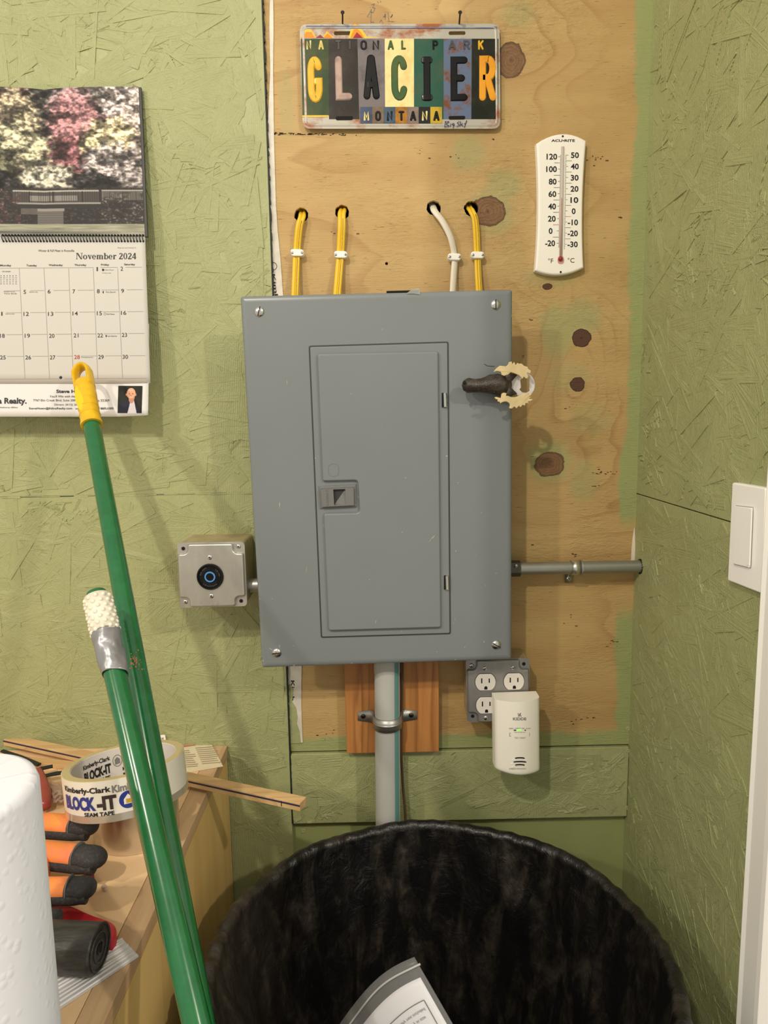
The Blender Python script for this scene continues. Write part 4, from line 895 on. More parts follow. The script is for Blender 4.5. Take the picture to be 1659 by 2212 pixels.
fs = [(i*NS+k, i*NS+(k+1) % NS, (i+1)*NS+(k+1) % NS, (i+1)*NS+k) for i in range(len(sec)-1) for k in range(NS)]+[tuple(range(NS)), tuple(range((len(sec)-1)*NS, len(sec)*NS))]
mb.add(vs, fs); mb.build('head', M_moose, mo, smooth=True)
for s_, pts in ((1, [(930, 560), (1000, 510), (1088, 478)]), (-1, [(930, 720), (1000, 745), (1080, 762)])):
    MB().tube([P(*z6(*p), WM+.012-.004*i) for i, p in enumerate(pts)], [.0075, .0058, .0008], 12, flat=(1, .55)).build('ear', M_moose, mo, smooth=True)
for px, py in ((750, 535), (745, 745)): MB().sphere(P(*z6(px, py), WM+.0135), .0023).build('eye', mat('eye_black', S(8, 8, 8), .1), mo, smooth=True)
for px, py in ((300, 600), (300, 690)): MB().sphere(P(*z6(px, py), WM+.012), .0022, sc=(1, .7, 1.4)).build('nostril', M_dark, mo, smooth=True)
def antler(pts, flip):
    pp_ = [P(*z6(*p), WM+.014) for p in pts]; cx, cz = np.mean([p[0] for p in pp_]), np.mean([p[2] for p in pp_])
    lift = lambda x, z: WM+.010+((x-cx)*.12+.010*flip*(0) + 15.0*((x-cx)**2+(z-cz)**2))
    o = MB().prism([(p[0], p[2]) for p in pp_], -.0016, .0016, .0010, .0010, M=lambda x, z, w_: (x, -(lift(x, z)+w_), z), r=.0009, seg=2).build('antler', M_ant, mo, smooth=60)
antler([(715, 445), (770, 385), (825, 345), (925, 352), (958, 325), (962, 292), (1010, 280), (1022, 322), (1045, 285), (1072, 338), (1090, 300), (1120, 318), (1150, 312), (1190, 352), (1235, 365), (1238, 395), (1278, 425), (1266, 470), (1225, 452), (1240, 520), (1215, 545), (1180, 510), (1160, 545), (1120, 490), (1060, 462), (1000, 440), (960, 480), (900, 500), (855, 485), (845, 445), (780, 430)], 1)
antler([(733, 820), (762, 812), (842, 828), (850, 765), (880, 748), (922, 750), (952, 790), (1000, 812), (1060, 815), (1130, 790), (1172, 762), (1200, 772), (1240, 733), (1250, 752), (1235, 785), (1287, 757), (1282, 785), (1250, 818), (1284, 808), (1252, 842), (1304, 848), (1280, 875), (1238, 880), (1248, 908), (1205, 905), (1200, 945), (1165, 930), (1140, 968), (1112, 945), (1080, 985), (1050, 955), (1010, 988), (968, 982), (985, 935), (972, 902), (930, 880), (870, 888), (832, 912), (822, 888), (785, 882), (790, 852), (760, 850)], -1)
ro = [(1180+172*math.cos(t), 632+188*math.sin(t)) for t in np.linspace(-2.6, 2.6, 40)]
ro = [(1180+168*math.cos(t), 632+185*math.sin(t)) for t in np.linspace(0, 2*math.pi, 49)[:-1]]
ro2 = [(960, 560)]+[p for p in ro if p[0] > 1090 and p[1] < 632]+[p for p in ro if p[0] > 1090 and p[1] >= 632]+[(960, 700)]
up = sorted([p for p in ro if p[0] > 1080], key=lambda p: math.atan2(p[1]-632, p[0]-1180))
ro2 = [(965, 590)]+up+[(965, 680)]
hol = [(1128, 565), (1150, 540), (1160, 505), (1230, 480), (1272, 520), (1266, 590), (1266, 680), (1272, 722), (1220, 750), (1160, 745), (1115, 700), (1140, 675), (1134, 600)]
link('opener_ring', fill([xz([z6(*p) for p in ro2], WM), rnd(xz([z6(*p) for p in hol], WM), .001, 2)], WM-.001, WM+.001), mat('white_opener_steel', S(214, 208, 204), .4, .2, var=.1, vscale=80), mo)
MB().prism(xz([z6(500, 590), z6(900, 570), z6(900, 710), z6(500, 690)], PW), PW, WM-.010, r=.004, seg=3).build('magnet', M_dark, mo)
# ================================================================ CALENDAR
def wc(py): return .014+.000055*max(0, py-187)
CP = lambda px, py, h=0.: P(px, py, wc(py)+h)
z2c = ZC(0, 490, 360/1659)
cl = thing('wall_calendar', 'spiral wall calendar open at a November page with an autumn garden photo', 'calendar', P(150, 899, .012))
CLX = -95
pg = MB(); NU, NV = 300, 240
def vnoise(x, y, seed):
    rs = np.random.RandomState(seed); t = rs.rand(128, 128); xi = np.floor(x).astype(int); yi = np.floor(y).astype(int); fx = x-xi; fy = y-yi
    fx = fx*fx*(3-2*fx); fy = fy*fy*(3-2*fy); a = t[yi % 128, xi % 128]; b = t[yi % 128, (xi+1) % 128]; c = t[(yi+1) % 128, xi % 128]; d = t[(yi+1) % 128, (xi+1) % 128]
    return (a*(1-fx)+b*fx)*(1-fy)+(c*(1-fx)+d*fx)*fy
def fbm(x, y, seed, o=4): 
    s_ = 0; am = .5
    for k in range(o): s_ = s_+am*vnoise(x*2**k, y*2**k, seed+k); am *= .5
    return s_
def photo_color(px, py):        # the printed garden picture, as a function of place on the page
    X_ = px; Y_ = py; n = lambda sx, sy, sd, o=4: fbm(X_/sx+50, Y_/sy+50, sd, o)
    wx = X_+14*(n(18, 18, 90)-.5); wy = Y_+14*(n(18, 18, 91)-.5)
    col = np.zeros(X_.shape+(3,)); col[:] = (58, 48, 50)
    def blob(cx, cy, rx, ry, c, soft=.35, amp=.9):
        d = np.sqrt(((wx-cx)/rx)**2+((wy-cy)/ry)**2)+amp*(n(12, 9, int(cx*3+cy) % 997)-.47)
        m = np.clip((1-d)/soft+.3, 0, 1)[..., None]; col[:] = col*(1-m)+np.array(c)*m
    blob(20, 200, 60, 40, (88, 52, 54)); blob(105, 220, 60, 45, (60, 60, 56)); blob(215, 195, 70, 40, (96, 92, 86)); blob(275, 215, 60, 60, (190, 172, 166))
    blob(160, 215, 55, 45, (150, 120, 122)); blob(165, 270, 62, 80, (166, 108, 112)); blob(140, 330, 55, 50, (130, 72, 78)); blob(280, 290, 45, 70, (196, 172, 160))
    blob(25, 260, 70, 80, (176, 158, 122)); blob(40, 320, 75, 60, (172, 166, 128)); blob(10, 360, 60, 40, (96, 92, 68)); blob(240, 295, 55, 45, (214, 194, 140)); blob(200, 310, 30, 30, (196, 178, 128))
    blob(245, 345, 75, 38, (176, 162, 158)); blob(100, 380, 66, 34, (168, 162, 140)); blob(15, 395, 30, 30, (40, 38, 38)); blob(205, 390, 70, 16, (52, 48, 48)); blob(290, 370, 40, 40, (150, 138, 134))
    leaf = n(6.5, 4.2, 40, 3); leaf2 = n(3.6, 2.6, 47, 2); clump = n(20, 13, 44, 3)
    sm = lambda v, lo, hi: np.clip((v-lo)/(hi-lo), 0, 1)**2*(3-2*np.clip((v-lo)/(hi-lo), 0, 1))
    k = (.48+.72*sm(clump, .28, .56))*(.66+.6*sm(leaf, .26, .60))+.2*(leaf2-.38)
    col = col*np.clip(k, .15, 1.3)[..., None]+(sm(leaf, .50, .72)*sm(clump, .35, .6)*46)[..., None]
    # lower part: dark bank, bridge, stonework, water
    low = (Y_ > 406); bank = np.clip((Y_-402+8*(leaf-.5))/5, 0, 1)[..., None]*np.clip((Y_ < 484), 0, 1)[..., None]
    bc = np.array([46, 42, 42])+(np.clip(leaf2-.42, 0, 1)*120)[..., None]; col = col*(1-bank)+bc*bank
    def rectc(x0, y0, x1, y1, c, al=1., slope=0.):
        m = ((X_ >= x0) & (X_ <= x1) & (Y_-(X_-x0)*slope >= y0) & (Y_-(X_-x0)*slope <= y1))[..., None]*al; col[:] = col*(1-m)+np.array(c)*m
    rectc(28, 411, 218, 438, (74, 68, 64)); rectc(28, 410, 318, 413, (170, 160, 148)); rectc(64, 421, 165, 433, (150, 144, 136), .75)
    for x in range(32, 215, 5): rectc(x, 412, x+1, 437, (48, 44, 42), .7)
    for x in (62, 105, 113, 175): rectc(x, 412, x+2, 438, (40, 36, 36))
    rectc(218, 412, 312, 432, (104, 98, 90)); 
    for x in range(222, 312, 4): rectc(x, 413, x+1.4, 433, (56, 50, 48), .8)
    rectc(211, 409, 218, 440, (50, 46, 46)); rectc(35, 437, 215, 440, (150, 142, 132)); rectc(40, 441, 216, 449, (48, 46, 48)); rectc(45, 450, 80, 462, (112, 100, 88), .7)
    rectc(80, 450, 137, 455, (140, 132, 124)); rectc(80, 455, 135, 484, (104, 98, 94))
    for y in range(459, 484, 5): rectc(80, y, 135, y+1, (78, 72, 70), .8)
    sh = np.clip((n(16, 12, 77)-.42)*5, 0, 1)*(X_ > 215)*(Y_ > 415)*(Y_ < 484); s2 = np.clip((leaf2-.4)*3, 0, 1)[..., None]
    col[:] = col*(1-sh[..., None]*.9)+sh[..., None]*.9*(np.array([60, 54, 50])+s2*np.array([130, 124, 116]))
    sh = np.clip((n(14, 12, 78)-.40)*5, 0, 1)*(X_ < 45)*(Y_ > 408)*(Y_ < 484); col[:] = col*(1-sh[..., None]*.8)+sh[..., None]*.8*(np.array([80, 48, 48])+s2*90)
    wt = np.clip((Y_-483)/1.5, 0, 1)[..., None]; wcol = np.array([150, 148, 122])+((n(40, 2.2, 60)-.45)*90)[..., None]
    dk = np.exp(-((Y_-502)/4.5)**2)*np.clip(1.2-X_/230, .1, 1); wcol = wcol*(1-.55*dk[..., None])+np.array([70, 70, 86])*.35*dk[..., None]
    col = col*(1-wt)+wcol*wt
    gr = col.mean(-1, keepdims=True); col = gr+(col-gr)*.72
    return np.clip(col, 6, 245)
def colored_sheet(name, fn_pos, fn_col, nu, nv, m, parent, smooth=True):
    U, V = np.meshgrid(np.linspace(0, 1, nu), np.linspace(0, 1, nv)); c = fn_col(U, V)
    vs = [tuple(fn_pos(u, v)) for u, v in zip(U.ravel(), V.ravel())]
    fs = [(j*nu+i, (j+1)*nu+i, (j+1)*nu+i+1, j*nu+i+1) for j in range(nv-1) for i in range(nu-1)]
    me = bpy.data.meshes.new(name); me.from_pydata(vs, [], fs); at_ = me.color_attributes.new('print', 'FLOAT_COLOR', 'POINT')
    s_ = c.reshape(-1, 3)/255.; l = np.where(s_ <= .04045, s_/12.92, ((s_+.055)/1.055)**2.4); at_.data.foreach_set('color', np.c_[l, np.ones(len(l))].astype(np.float32).ravel())
    return link(name, me, m, parent, smooth)
def print_mat(name, rough):
    g = G(name); n = g.N.new('ShaderNodeVertexColor'); n.layer_name = 'print'; return g.out(n.outputs[0], rough)
M_print = print_mat('colour_print', .5); M_print.node_tree.nodes['Principled BSDF'].inputs['Specular IOR Level'].default_value = .2
def top_pos(u, v, h=0.):       # upper page: slight sag at the top edge
    xr = 299+(313-299)*v; xl = CLX+(CLX*.02)*v
    yt = 185+6*math.exp(-((u-.50)/.05)**2)*0 + (10*(abs(u-.49))*(u < .49) - 6*math.exp(-((u-.49)/.22)**2)*0)
    t = u; yt = 187+7*math.exp(-abs((xl+(xr-xl)*u)-95)/45)-6*(u < .35)*(0.35-u)
    px = xl+(xr-xl)*u; py = yt+(512-yt)*v; return CP(px, py, h+.0006+.004*math.exp(-((u-1)/.12)**2)*(1-v)*0)
def top_col(U, V): return photo_color(CLX+(306-CLX)*U, 186+(512-186)*V)
M_paper = mat('calendar_paper', S(194, 191, 184), .5)
up_ = colored_sheet('photo_page', lambda u, v: top_pos(u, v, .0012), top_col, 330, 280, M_print, cl)
mb = MB(); mb.grid(lambda u, v: top_pos(u*1.012, v*1.0, -.0016)+np.array([.0012, 0, -.002*(1-v)]), 20, 12); mb.build('page_stack', mat('dark_page_edges', S(36, 36, 36), .5), cl, solid=.0045)
# lower page with the month grid
def lowpage(name, y0, y1, xr0, xr1, h, m, curl=0.):
    def fn(u, v):
        px = CLX+((xr0+(xr1-xr0)*v)-CLX)*u-curl*3*(v**3)*(u > .98); py = y0+(y1-y0)*v-curl*8*max(0, (u-.80)/.2)**2*v; return CP(px, py, h+curl*.006*max(0, (u-.75)/.25)**2*v)
    mb = MB(); mb.grid(fn, 40, 16); return mb.build(name, m, cl, smooth=True, solid=.0006)
ad = lowpage('sponsor_strip', 700, 900, 322, 321, .0001, mat('bright_card', S(220, 219, 217), .42), .4)
lp = lowpage('month_page', 512, 828, 313.5, 325, .0016, M_paper)
TX = lambda a, b: CP(*z2c(a, b), .0023)
tx = [('Winter & Fall Meet in Roseville', 380, 248, 738, 226), ('Photo by Lana Pelovsky ©', 1172, 216, 1352, 204)]
for s_, x0, x1, y in (('Monday', 0, 112, 386), ('Tuesday', 262, 366, 387), ('Wednesday', 484, 624, 383), ('Thursday', 740, 860, 382), ('Friday', 1006, 1086, 379), ('Saturday', 1236, 1344, 376)): tx.append((s_, x0, y+12, x1, y-12, .02))
def serif_heading(x0, ybase, capw, caph):
    T_, t_, B = .17, .06, .045; polys = []
    def ring(cx, cy, rx, ry, ix, iy, a0=0, a1=360, n=20):
        for k in range(n):
            a, b = [math.radians(a0+(a1-a0)*j/n) for j in (k, k+1)]
            polys.append([(cx+rx*math.cos(a), cy+ry*math.sin(a)), (cx+rx*math.cos(b), cy+ry*math.sin(b)), (cx+ix*math.cos(b), cy+iy*math.sin(b)), (cx+ix*math.cos(a), cy+iy*math.sin(a))])
    def bar(xa, ya, xb, yb): polys.append([(xa, ya), (xb, ya), (xb, yb), (xa, yb)])
    def quad(*p): polys.append(list(p))
    def stem(x, y0, y1, l=.07, r=.07): bar(x, y0, x+T_, y1); bar(x-l, y0, x+T_+r, y0+B)
    def adv(x, ch):
        X = .68
        if ch == 'N': bar(x+.10, 0, x+.10+t_, 1); bar(x, 0, x+.27, B); bar(x, 1-B, x+.25, 1); quad((x+.08, 1), (x+.30, 1), (x+.83, 0), (x+.66, 0)); bar(x+.77, 0, x+.83, 1); bar(x+.66, 1-B, x+.94, 1); return .98
        if ch == 'o': ring(x+.29, X/2, .29, X/2+.015, .13, X/2-.045); return .64
        if ch == 'v': quad((x+.02, X), (x+.22, X), (x+.36, 0), (x+.27, 0)); quad((x+.44, X), (x+.51, X), (x+.36, 0), (x+.29, 0)); bar(x-.03, X-B, x+.28, X); bar(x+.36, X-B, x+.58, X); return .60
        if ch == 'e': ring(x+.27, X/2, .27, X/2+.015, .12, X/2-.05, 0, 320); bar(x+.10, X/2-.03, x+.53, X/2+.03); return .59
        if ch == 'm':
            stem(x+.08, 0, X, .07, .05); bar(x+.01, X-B, x+.2, X)
            for k in (0, 1): ring(x+.33+.33*k, X-.17, .24, .17, .07, .10, 0, 150, 10); stem(x+.40+.33*k, 0, X-.16, .05, .06)
            return 1.02
        if ch == 'b': bar(x+.07, 0, x+.07+T_, 1); bar(x, 1-B, x+.2, 1); ring(x+.36, X/2, .26, X/2+.01, .11, X/2-.05, -140, 140); return .66
        if ch == 'r': stem(x+.08, 0, X); bar(x+.01, X-B, x+.2, X); ring(x+.38, X-.16, .16, .16, .05, .07, 30, 170, 8); polys.append([(x+.40+.075*math.cos(a), X-.09+.075*math.sin(a)) for a in np.linspace(0, 6.2, 10)]); return .50
        if ch == '2': ring(x+.27, .74, .25, .26, .09, .20, -35, 170, 14); quad((x+.30, .62), (x+.48, .60), (x+.16, .10), (x+.03, .10)); bar(x+.02, 0, x+.52, .13); bar(x+.46, 0, x+.52, .24); return .60
        if ch == '0': ring(x+.28, .5, .27, .51, .12, .46); return .62
        if ch == '4': bar(x+.30, 0, x+.30+T_, 1); quad((x+.30, 1), (x+.40, 1), (x+.08, .30), (x, .30)); bar(x, .22, x+.56, .33); return .62
        return .34
    x = 0
    for ch in 'November 2024': x += adv(x, ch)
    sc = capw/x; mb = MB()
    for p in polys: mb.add([TX(x0+a*sc, ybase-b*caph) for a, b in p], [tuple(range(len(p)))])
    mb.build('month_heading', mat('heading_ink', S(44, 40, 40), .6), lp, recalc=False)
serif_heading(755, 322, 605, 62)
days = [(1, 961, 974, 420), (2, 1200, 1224, 416), (5, 234, 258, 648), (6, 474, 502, 643), (7, 722, 746, 643), (8, 964, 992, 640), (9, 1206, 1234, 637), (12, 234, 286, 866), (13, 478, 530, 866), (14, 722, 774, 862), (15, 964, 1014, 860), (16, 1204, 1256, 856), (18, 0, 46, 1084), (19, 246, 298, 1084), (20, 488, 542, 1084), (21, 732, 780, 1080), (22, 970, 1024, 1080), (23, 1212, 1264, 1076), (25, 0, 56, 1300), (26, 252, 308, 1300), (27, 496, 550, 1300), (29, 978, 1032, 1296), (30, 1220, 1274, 1294)]
for d, x0, x1, y in days: tx.append((str(d), x0, y+20, x1, y-20, .004))
tx += [('1', 12, 884, 24, 846), ('New Moon', 1046, 434, 1132, 424), ('All Saints Day', 1016, 466, 1106, 456), ('First Quarter', 1056, 658, 1152, 642), ('Full Moon', 1062, 876, 1140, 862), ('Last Quarter', 1072, 1096, 1166, 1080), ('Election Day', 292, 656, 376, 644), ('Veterans Day', 52, 874, 142, 862), ('Thanksgiving Day', 808, 1306, 926, 1294), ('Daylight Saving', 38, 652, 146, 641), ('Time Ends', 38, 670, 166, 659), ('DECEMBER', 22, 450, 106, 440)]
for r in range(5):
    for c in range(6):
        d = 2+r*7+c; tx.append((str(d), 2+c*30, 492+r*20, 16+c*30, 482+r*20))
text('lettering', tx, TX, mat('calendar_ink', S(44, 40, 40), .6), lp)
text('red_date', [('28', 738, 1316, 794, 1276, .004)], TX, mat('red_date_ink', S(176, 52, 52), .6), lp)
ln = []; M_line = mat('grid_line_ink', S(150, 142, 132), .6)
mb = MB(); lw = 1.6
for xt, xb in ((190, 248), (437, 492), (682, 730), (928, 973), (1170, 1220)):
    for k in range(8):
        f0, f1 = k/8, (k+1)/8; a0, a1 = xt+(xb-xt)*f0, xt+(xb-xt)*f1; y0, y1 = 412+1100*f0, 412+1100*f1
        mb.add([TX(a0-lw, y0), TX(a0+lw, y0), TX(a1+lw, y1), TX(a1-lw, y1)], [(0, 1, 2, 3)])
for yl, yr, segs in ((412, 400, [(0, 930), (1000, 1170), (1250, 1412)]), (638, 624, [(40, 200), (300, 440), (530, 690), (772, 935), (1010, 1178), (1262, 1420)]), (856, 842, [(60, 210), (300, 460), (545, 705), (790, 945), (1020, 1185), (1268, 1428)]), (1074, 1060, [(60, 225), (310, 470), (555, 715), (795, 955), (1030, 1195), (1278, 1436)]), (1290, 1282, [(70, 235), (320, 480), (565, 725), (806, 965), (1045, 1210), (1288, 1446)]), (1516, 1508, [(0, 600), (640, 1460)])):
    for a, b in segs:
        ya, yb = yl+(yr-yl)*a/1440, yl+(yr-yl)*b/1440; mb.add([TX(a, ya-lw), TX(b, yb-lw), TX(b, yb+lw), TX(a, ya+lw)], [(0, 1, 2, 3)])
mb.build('grid_lines', M_line, lp, recalc=False)
mb = MB()
for cx, cy, kind in ((1026, 428, 0), (1032, 650, 1), (1052, 1086, 2), (604, 1500, 3)):
    pts = [(cx+12*math.cos(t), cy+12*math.sin(t)) for t in np.linspace(0, 2*math.pi, 17)[:-1]]
    if kind == 1: pts = [p for p in pts if p[0] <= cx+4]
    if kind == 2: pts = [p for p in pts if p[0] >= cx-4]
    if kind == 3: pts = [(cx+(p[0]-cx)*1.25, cy+(p[1]-cy)*1.25) for p in pts]
    mb.add([TX(*p) for p in pts], [tuple(range(len(pts)))])
mb.build('moon_symbols', M_black, lp, recalc=False)
mb = MB(); 
for k in range(16):
    t0, t1 = 2*math.pi*k/16, 2*math.pi*(k+1)/16; mb.add([TX(1044+r*math.cos(t), 868+r*math.sin(t)) for r, t in ((12, t0), (12, t1), (10, t1), (10, t0))], [(0, 1, 2, 3)])
mb.build('full_moon_symbol', M_black, lp, recalc=False)
AX = lambda a, b: CP(*z2c(a, b), .0010+.0020*max(0, (a-1100)/400)**2)
text('lettering', [('Steve H', 560, 1654, 748, 1620, .03), ("You'll Win with the", 496, 1698, 750, 1676, .0, .25), ('7767 Elm Creek Blvd, Suite 200', 330, 1740, 748, 1716), ('Direct: (612) 26', 542, 1784, 770, 1760), ('SteveHoem@EdinaRealty.com', 288, 1822, 718, 1796, .015), ('www', 750, 1820, 800, 1804), ('eam.com', 1000, 1818, 1128, 1798, .015), ('s 55369', 978, 1740, 1088, 1716), ('a Realty.', -20, 1778, 264, 1702, .03), ('Hathaway affiliate', 0, 1808, 176, 1790)], AX, mat('strip_ink', S(40, 40, 46), .6), ad)
def portrait(U, V):
    c = np.zeros(U.shape+(3,)); n = fbm(U*6+9, V*6+9, 5); c[:] = (38, 40, 36); c += ((n-.45)*40)[..., None]
    def E(cx, cy, rx, ry, col, m2=True):
        m = (((U-cx)/rx)**2+((V-cy)/ry)**2 < 1) & m2; c[m] = col
    E(.42, 1.02, .52, .46, (44, 44, 58)); m = (np.abs(U-.60) < (.06+.26*np.clip(V-.5, 0, 1))) & (V > .50); c[m] = (222, 216, 224)
    E(.56, .44, .12, .20, (206, 150, 120)); E(.54, .28, .18, .20, (222, 166, 136)); E(.52, .16, .10, .05, (228, 180, 150)); E(.35, .32, .03, .05, (206, 146, 116)); E(.73, .32, .03, .05, (206, 146, 116))
    E(.47, .29, .022, .014, (70, 50, 44)); E(.61, .29, .022, .014, (70, 50, 44)); E(.54, .36, .02, .03, (200, 136, 110)); E(.54, .41, .065, .022, (236, 222, 214)); return np.clip(c, 4, 250)
colored_sheet('portrait_print', lambda u, v: AX(1178+240*u-8*v*(1), 1582+u*2+272*v), portrait, 60, 68, M_print, ad)
# spiral rings
rm = None; wy = wc(514)
for k in range(46):
    a = 309.5-k*6.72
    if a < -4: break
    ctr = P(a, 514.5, wy+.0016); 
    if rm is None:
        mb = MB(); mb.tube([np.array([.0006*math.sin(t*.5), -.0052*math.sin(t), .0052*math.cos(t)]) for t in np.linspace(-.9, 4.0, 16)], .00075, 6)
        o = mb.build('spiral_ring', mat('black_spiral_wire', S(20, 20, 22), .35), cl, smooth=True); rm = o.data
    else:
        o = bpy.data.objects.new('spiral_ring', rm); COL.objects.link(o); put(o, cl)
    o.location = ctr
mb = MB()
for k in range(46):
    a = 309.5-k*6.72
    if a < -4: break
    for y in (508.5, 521): p = CP(a, y, .0030); mb.prism(circ(p[0], p[2], .0014, 8), -p[1]-.0004, -p[1])
o = mb.build('punched_holes', M_dark, cl); o['kind'] = 'stuff'
# ================================================================ CABINET AND WHAT LIES ON IT
ZT = Z(507, 1607, 0)[2]; ZT = EYE-.562; XC = -.2655
cb = thing('plywood_cabinet', 'low birch cabinet with dusty board top in the left corner', 'cabinet', (-.7, -.4, 0))
M_birch = wood_mat('birch_veneer', S(226, 190, 120), S(232, 198, 130), S(214, 174, 104), True, .25)
M_top = mat('dusty_mdf_top', S(226, 186, 140), .6, vscale=14, col2=S(234, 200, 156), bump=.12, bscale=160)
M_edge = mat('top_edge_band', S(186, 150, 112), .55, vscale=60, col2=S(208, 174, 134), stretch=(1, .1, 1))
YF = -.86
MB().box((-1.25, YF+.01, 0), (XC, -.012, ZT-.019)).build('carcass', M_birch, cb, bevel=.001)
MB().box((-1.25, YF, ZT-.019), (XC-.027, -.008, ZT)).build('top', M_top, cb, bevel=.0006)
MB().box((XC-.0264, YF, ZT-.019), (XC+.0008, -.008, ZT)).build('edge_band', M_edge, cb, bevel=.0008)
MB().box((XC-.001, YF+.012, ZT-.0195), (XC+.0009, -.008, ZT-.0185)).build('edge_line', mat('glue_line', S(206, 160, 80), .5), cb)
kn = X(500, 1874, XC); MB().prism(circ(kn[1], kn[2], .002, 10, .0055), 0, .0004, M=lambda a, b, w_: (XC+w_, a, b)).build('chip', mat('pale_chip', S(214, 184, 128), .7), cb)
zz = lambda px, py, h=0.: Z(px, py, ZT+h)
# marked batten reaching out over the bin
bt = thing('marked_batten', 'thin pine batten with a blue pencil line overhanging the cabinet', 'batten', zz(420, 1690))
b0 = Z(-80, 1577, ZT+.014); b1 = Z(655, 1737, ZT+.014); dv = (b1-b0)/np.linalg.norm(b1-b0); sv = np.cross(dv, (0, 0, 1)); sv /= np.linalg.norm(sv)
M_pine = wood_mat('pale_pine', S(206, 168, 116), S(220, 186, 136), S(186, 142, 92), False, .6)
MB().beam(b0, b1, sv*.0095, np.array([0, 0, .0060])).build('stick', M_pine, bt, bevel=.0006)
nf = sv if sv[1] < 0 else -sv
MB().beam(b0+nf*.0096+np.array([0, 0, .0022]), b1+nf*.0096+np.array([0, 0, .0022]), nf*.0003, np.array([0, 0, .0012])).build('pencil_line', mat('blue_black_line', S(40, 40, 70), .6), bt)
MB().beam(b1-dv*.030+nf*.0097-np.array([0, 0, .004]), b1-dv*.030+nf*.0097+np.array([0, 0, .004]), nf*.0003, dv*.0005).build('cross_mark', M_black, bt)
# wooden ruler strip lying flat behind it
o = MB().beam(Z(-60, 1632, ZT+.004), Z(300, 1668, ZT+.004), np.array([.001, .008, 0]), np.array([0, 0, .0035])).build('wood_offcut', M_pine, bevel=.0005); tag(o, 'flat pale wood offcut lying behind the white tape roll', 'wood offcut')
# instruction leaflet
lf = [zz(300, 1622, .0008), zz(350, 1612, .0008), zz(452, 1597, .0010), zz(482, 1655, .0012), zz(385, 1672, .0010), zz(310, 1682, .0008)]
lfo = thing('paper_leaflet', 'creased cream instruction leaflet on the cabinet behind the poles', 'leaflet', zz(400, 1640))
mb = MB(); mb.add(lf+[p-np.array([0, 0, .0006]) for p in lf], [tuple(range(6)), tuple(range(11, 5, -1))]+[(i, (i+1) % 6, 6+(i+1) % 6, 6+i) for i in range(6)]); mb.build('sheet', mat('cream_leaflet', S(222, 208, 176), .6, var=.05, vscale=30), lfo)
mb = MB(); rg = random.Random(2)
for cx0, cx1, y0 in ((372, 418, 1620), (422, 468, 1612)):
    for k in range(9):
        y = y0+k*4.2; l = cx1-rg.uniform(0, 10)+k*1.8; mb.add([zz(cx0+k*1.8, y+3, .0018), zz(l, y, .0018), zz(l, y+1.3, .0018), zz(cx0+k*1.8, y+4.3, .0018)], [(0, 1, 2, 3)])
mb.build('print_lines', mat('leaflet_print', S(168, 156, 130), .6), lfo, recalc=False)
mb = MB(); mb.add([zz(352, 1617, .0018), zz(450, 1602, .0018), zz(451, 1605, .0018), zz(353, 1620, .0018)], [(0, 1, 2, 3)]); mb.build('red_heading', mat('leaflet_red', S(208, 120, 104), .6), lfo, recalc=False)
# foil tape roll below, white seam-tape roll on top
fb = zz(260, 1849); FR = .0560; FH = .058
fc = np.array([fb[0]+.004, fb[1]+FR*.98, ZT+.0004])
fo = thing('foil_tape_roll', 'shiny aluminium foil tape roll standing under the white tape roll', 'tape roll', fc)
M_foil = mat('aluminium_foil', S(222, 218, 212), .26, 1., bump=.15, bscale=30)
MB().lathe([(FR-.016, 0), (FR, 0), (FR, FH), (FR-.016, FH)], fc, (0, 0, 1), 64, closed=True).build('foil', M_foil, fo, smooth=40)
MB().lathe([(FR-.020, .001), (FR-.016, .001), (FR-.016, FH-.001), (FR-.020, FH-.001)], fc, (0, 0, 1), 48, closed=True).build('core', mat('brown_card_core', S(150, 116, 80), .8), fo, smooth=40)
TR, TH = .0760, .050
ax = np.array([-.10, .14, 1.]); ax /= np.linalg.norm(ax); tc0 = Z(268, 1641, ZT+FH+.0125+TH*.98)-ax*TH; print('ROLLS', fc, tc0)
wtl = thing('seam_tape_roll', 'wide white printed seam tape roll resting on the foil roll', 'tape roll', tc0)
M_tw = mat('white_printed_tape', S(222, 218, 206), .25, coat=.5)
MB().lathe([(TR-.0105, 0), (TR, 0), (TR, TH), (TR-.0105, TH)], tc0, ax, 72, closed=True).build('tape', M_tw, wtl, smooth=40)
MB().lathe([(TR-.0105, TH-.0002), (TR-.0006, TH-.0002), (TR-.0008, TH+.0006), (TR-.0103, TH+.0006)], tc0, ax, 72, closed=True).build('tape_side', mat('tape_side_adhesive', S(196, 178, 130), .5, bump=.3, bscale=400), wtl, smooth=40)
MB().lathe([(TR-.0104, .0004), (TR-.0104, TH-.0004), (TR-.0112, TH-.0004), (TR-.0112, .0004)], tc0, ax, 72, closed=True).build('core_liner', mat('white_core', S(214, 208, 202), .5), wtl, smooth=40)
MB().lathe([(TR-.001, 0), (TR+.0004, 0), (TR+.0004, .009), (TR-.001, .009)], tc0, ax, 72, closed=True).build('clear_edge', mat('clear_tape_edge', S(170, 162, 148), .15, .3, coat=1), wtl, smooth=40)
u_ = np.cross(ax, (0, 1., 0)); u_ /= np.linalg.norm(u_); v_ = np.cross(ax, u_)   # v_ toward camera side?
if v_[1] > 0: v_ = -v_; 
if u_[0] < 0: u_ = -u_
def cyl(r, a, h): a = math.radians(a); return tc0+ax*h+r*(math.sin(a)*u_+math.cos(a)*v_)   # a=0 faces the viewer, + to the right
def cyltext(parts, r, m, nm, inside=False):
    return text(nm, parts, (lambda a, h: cyl(r, a, h)) if not inside else (lambda a, h: cyl(r, 180-a, h)), m, wtl)
ri, ro_ = TR-.0117, TR+.0006
M_blue = mat('tape_blue_ink', S(24, 46, 130), .4)
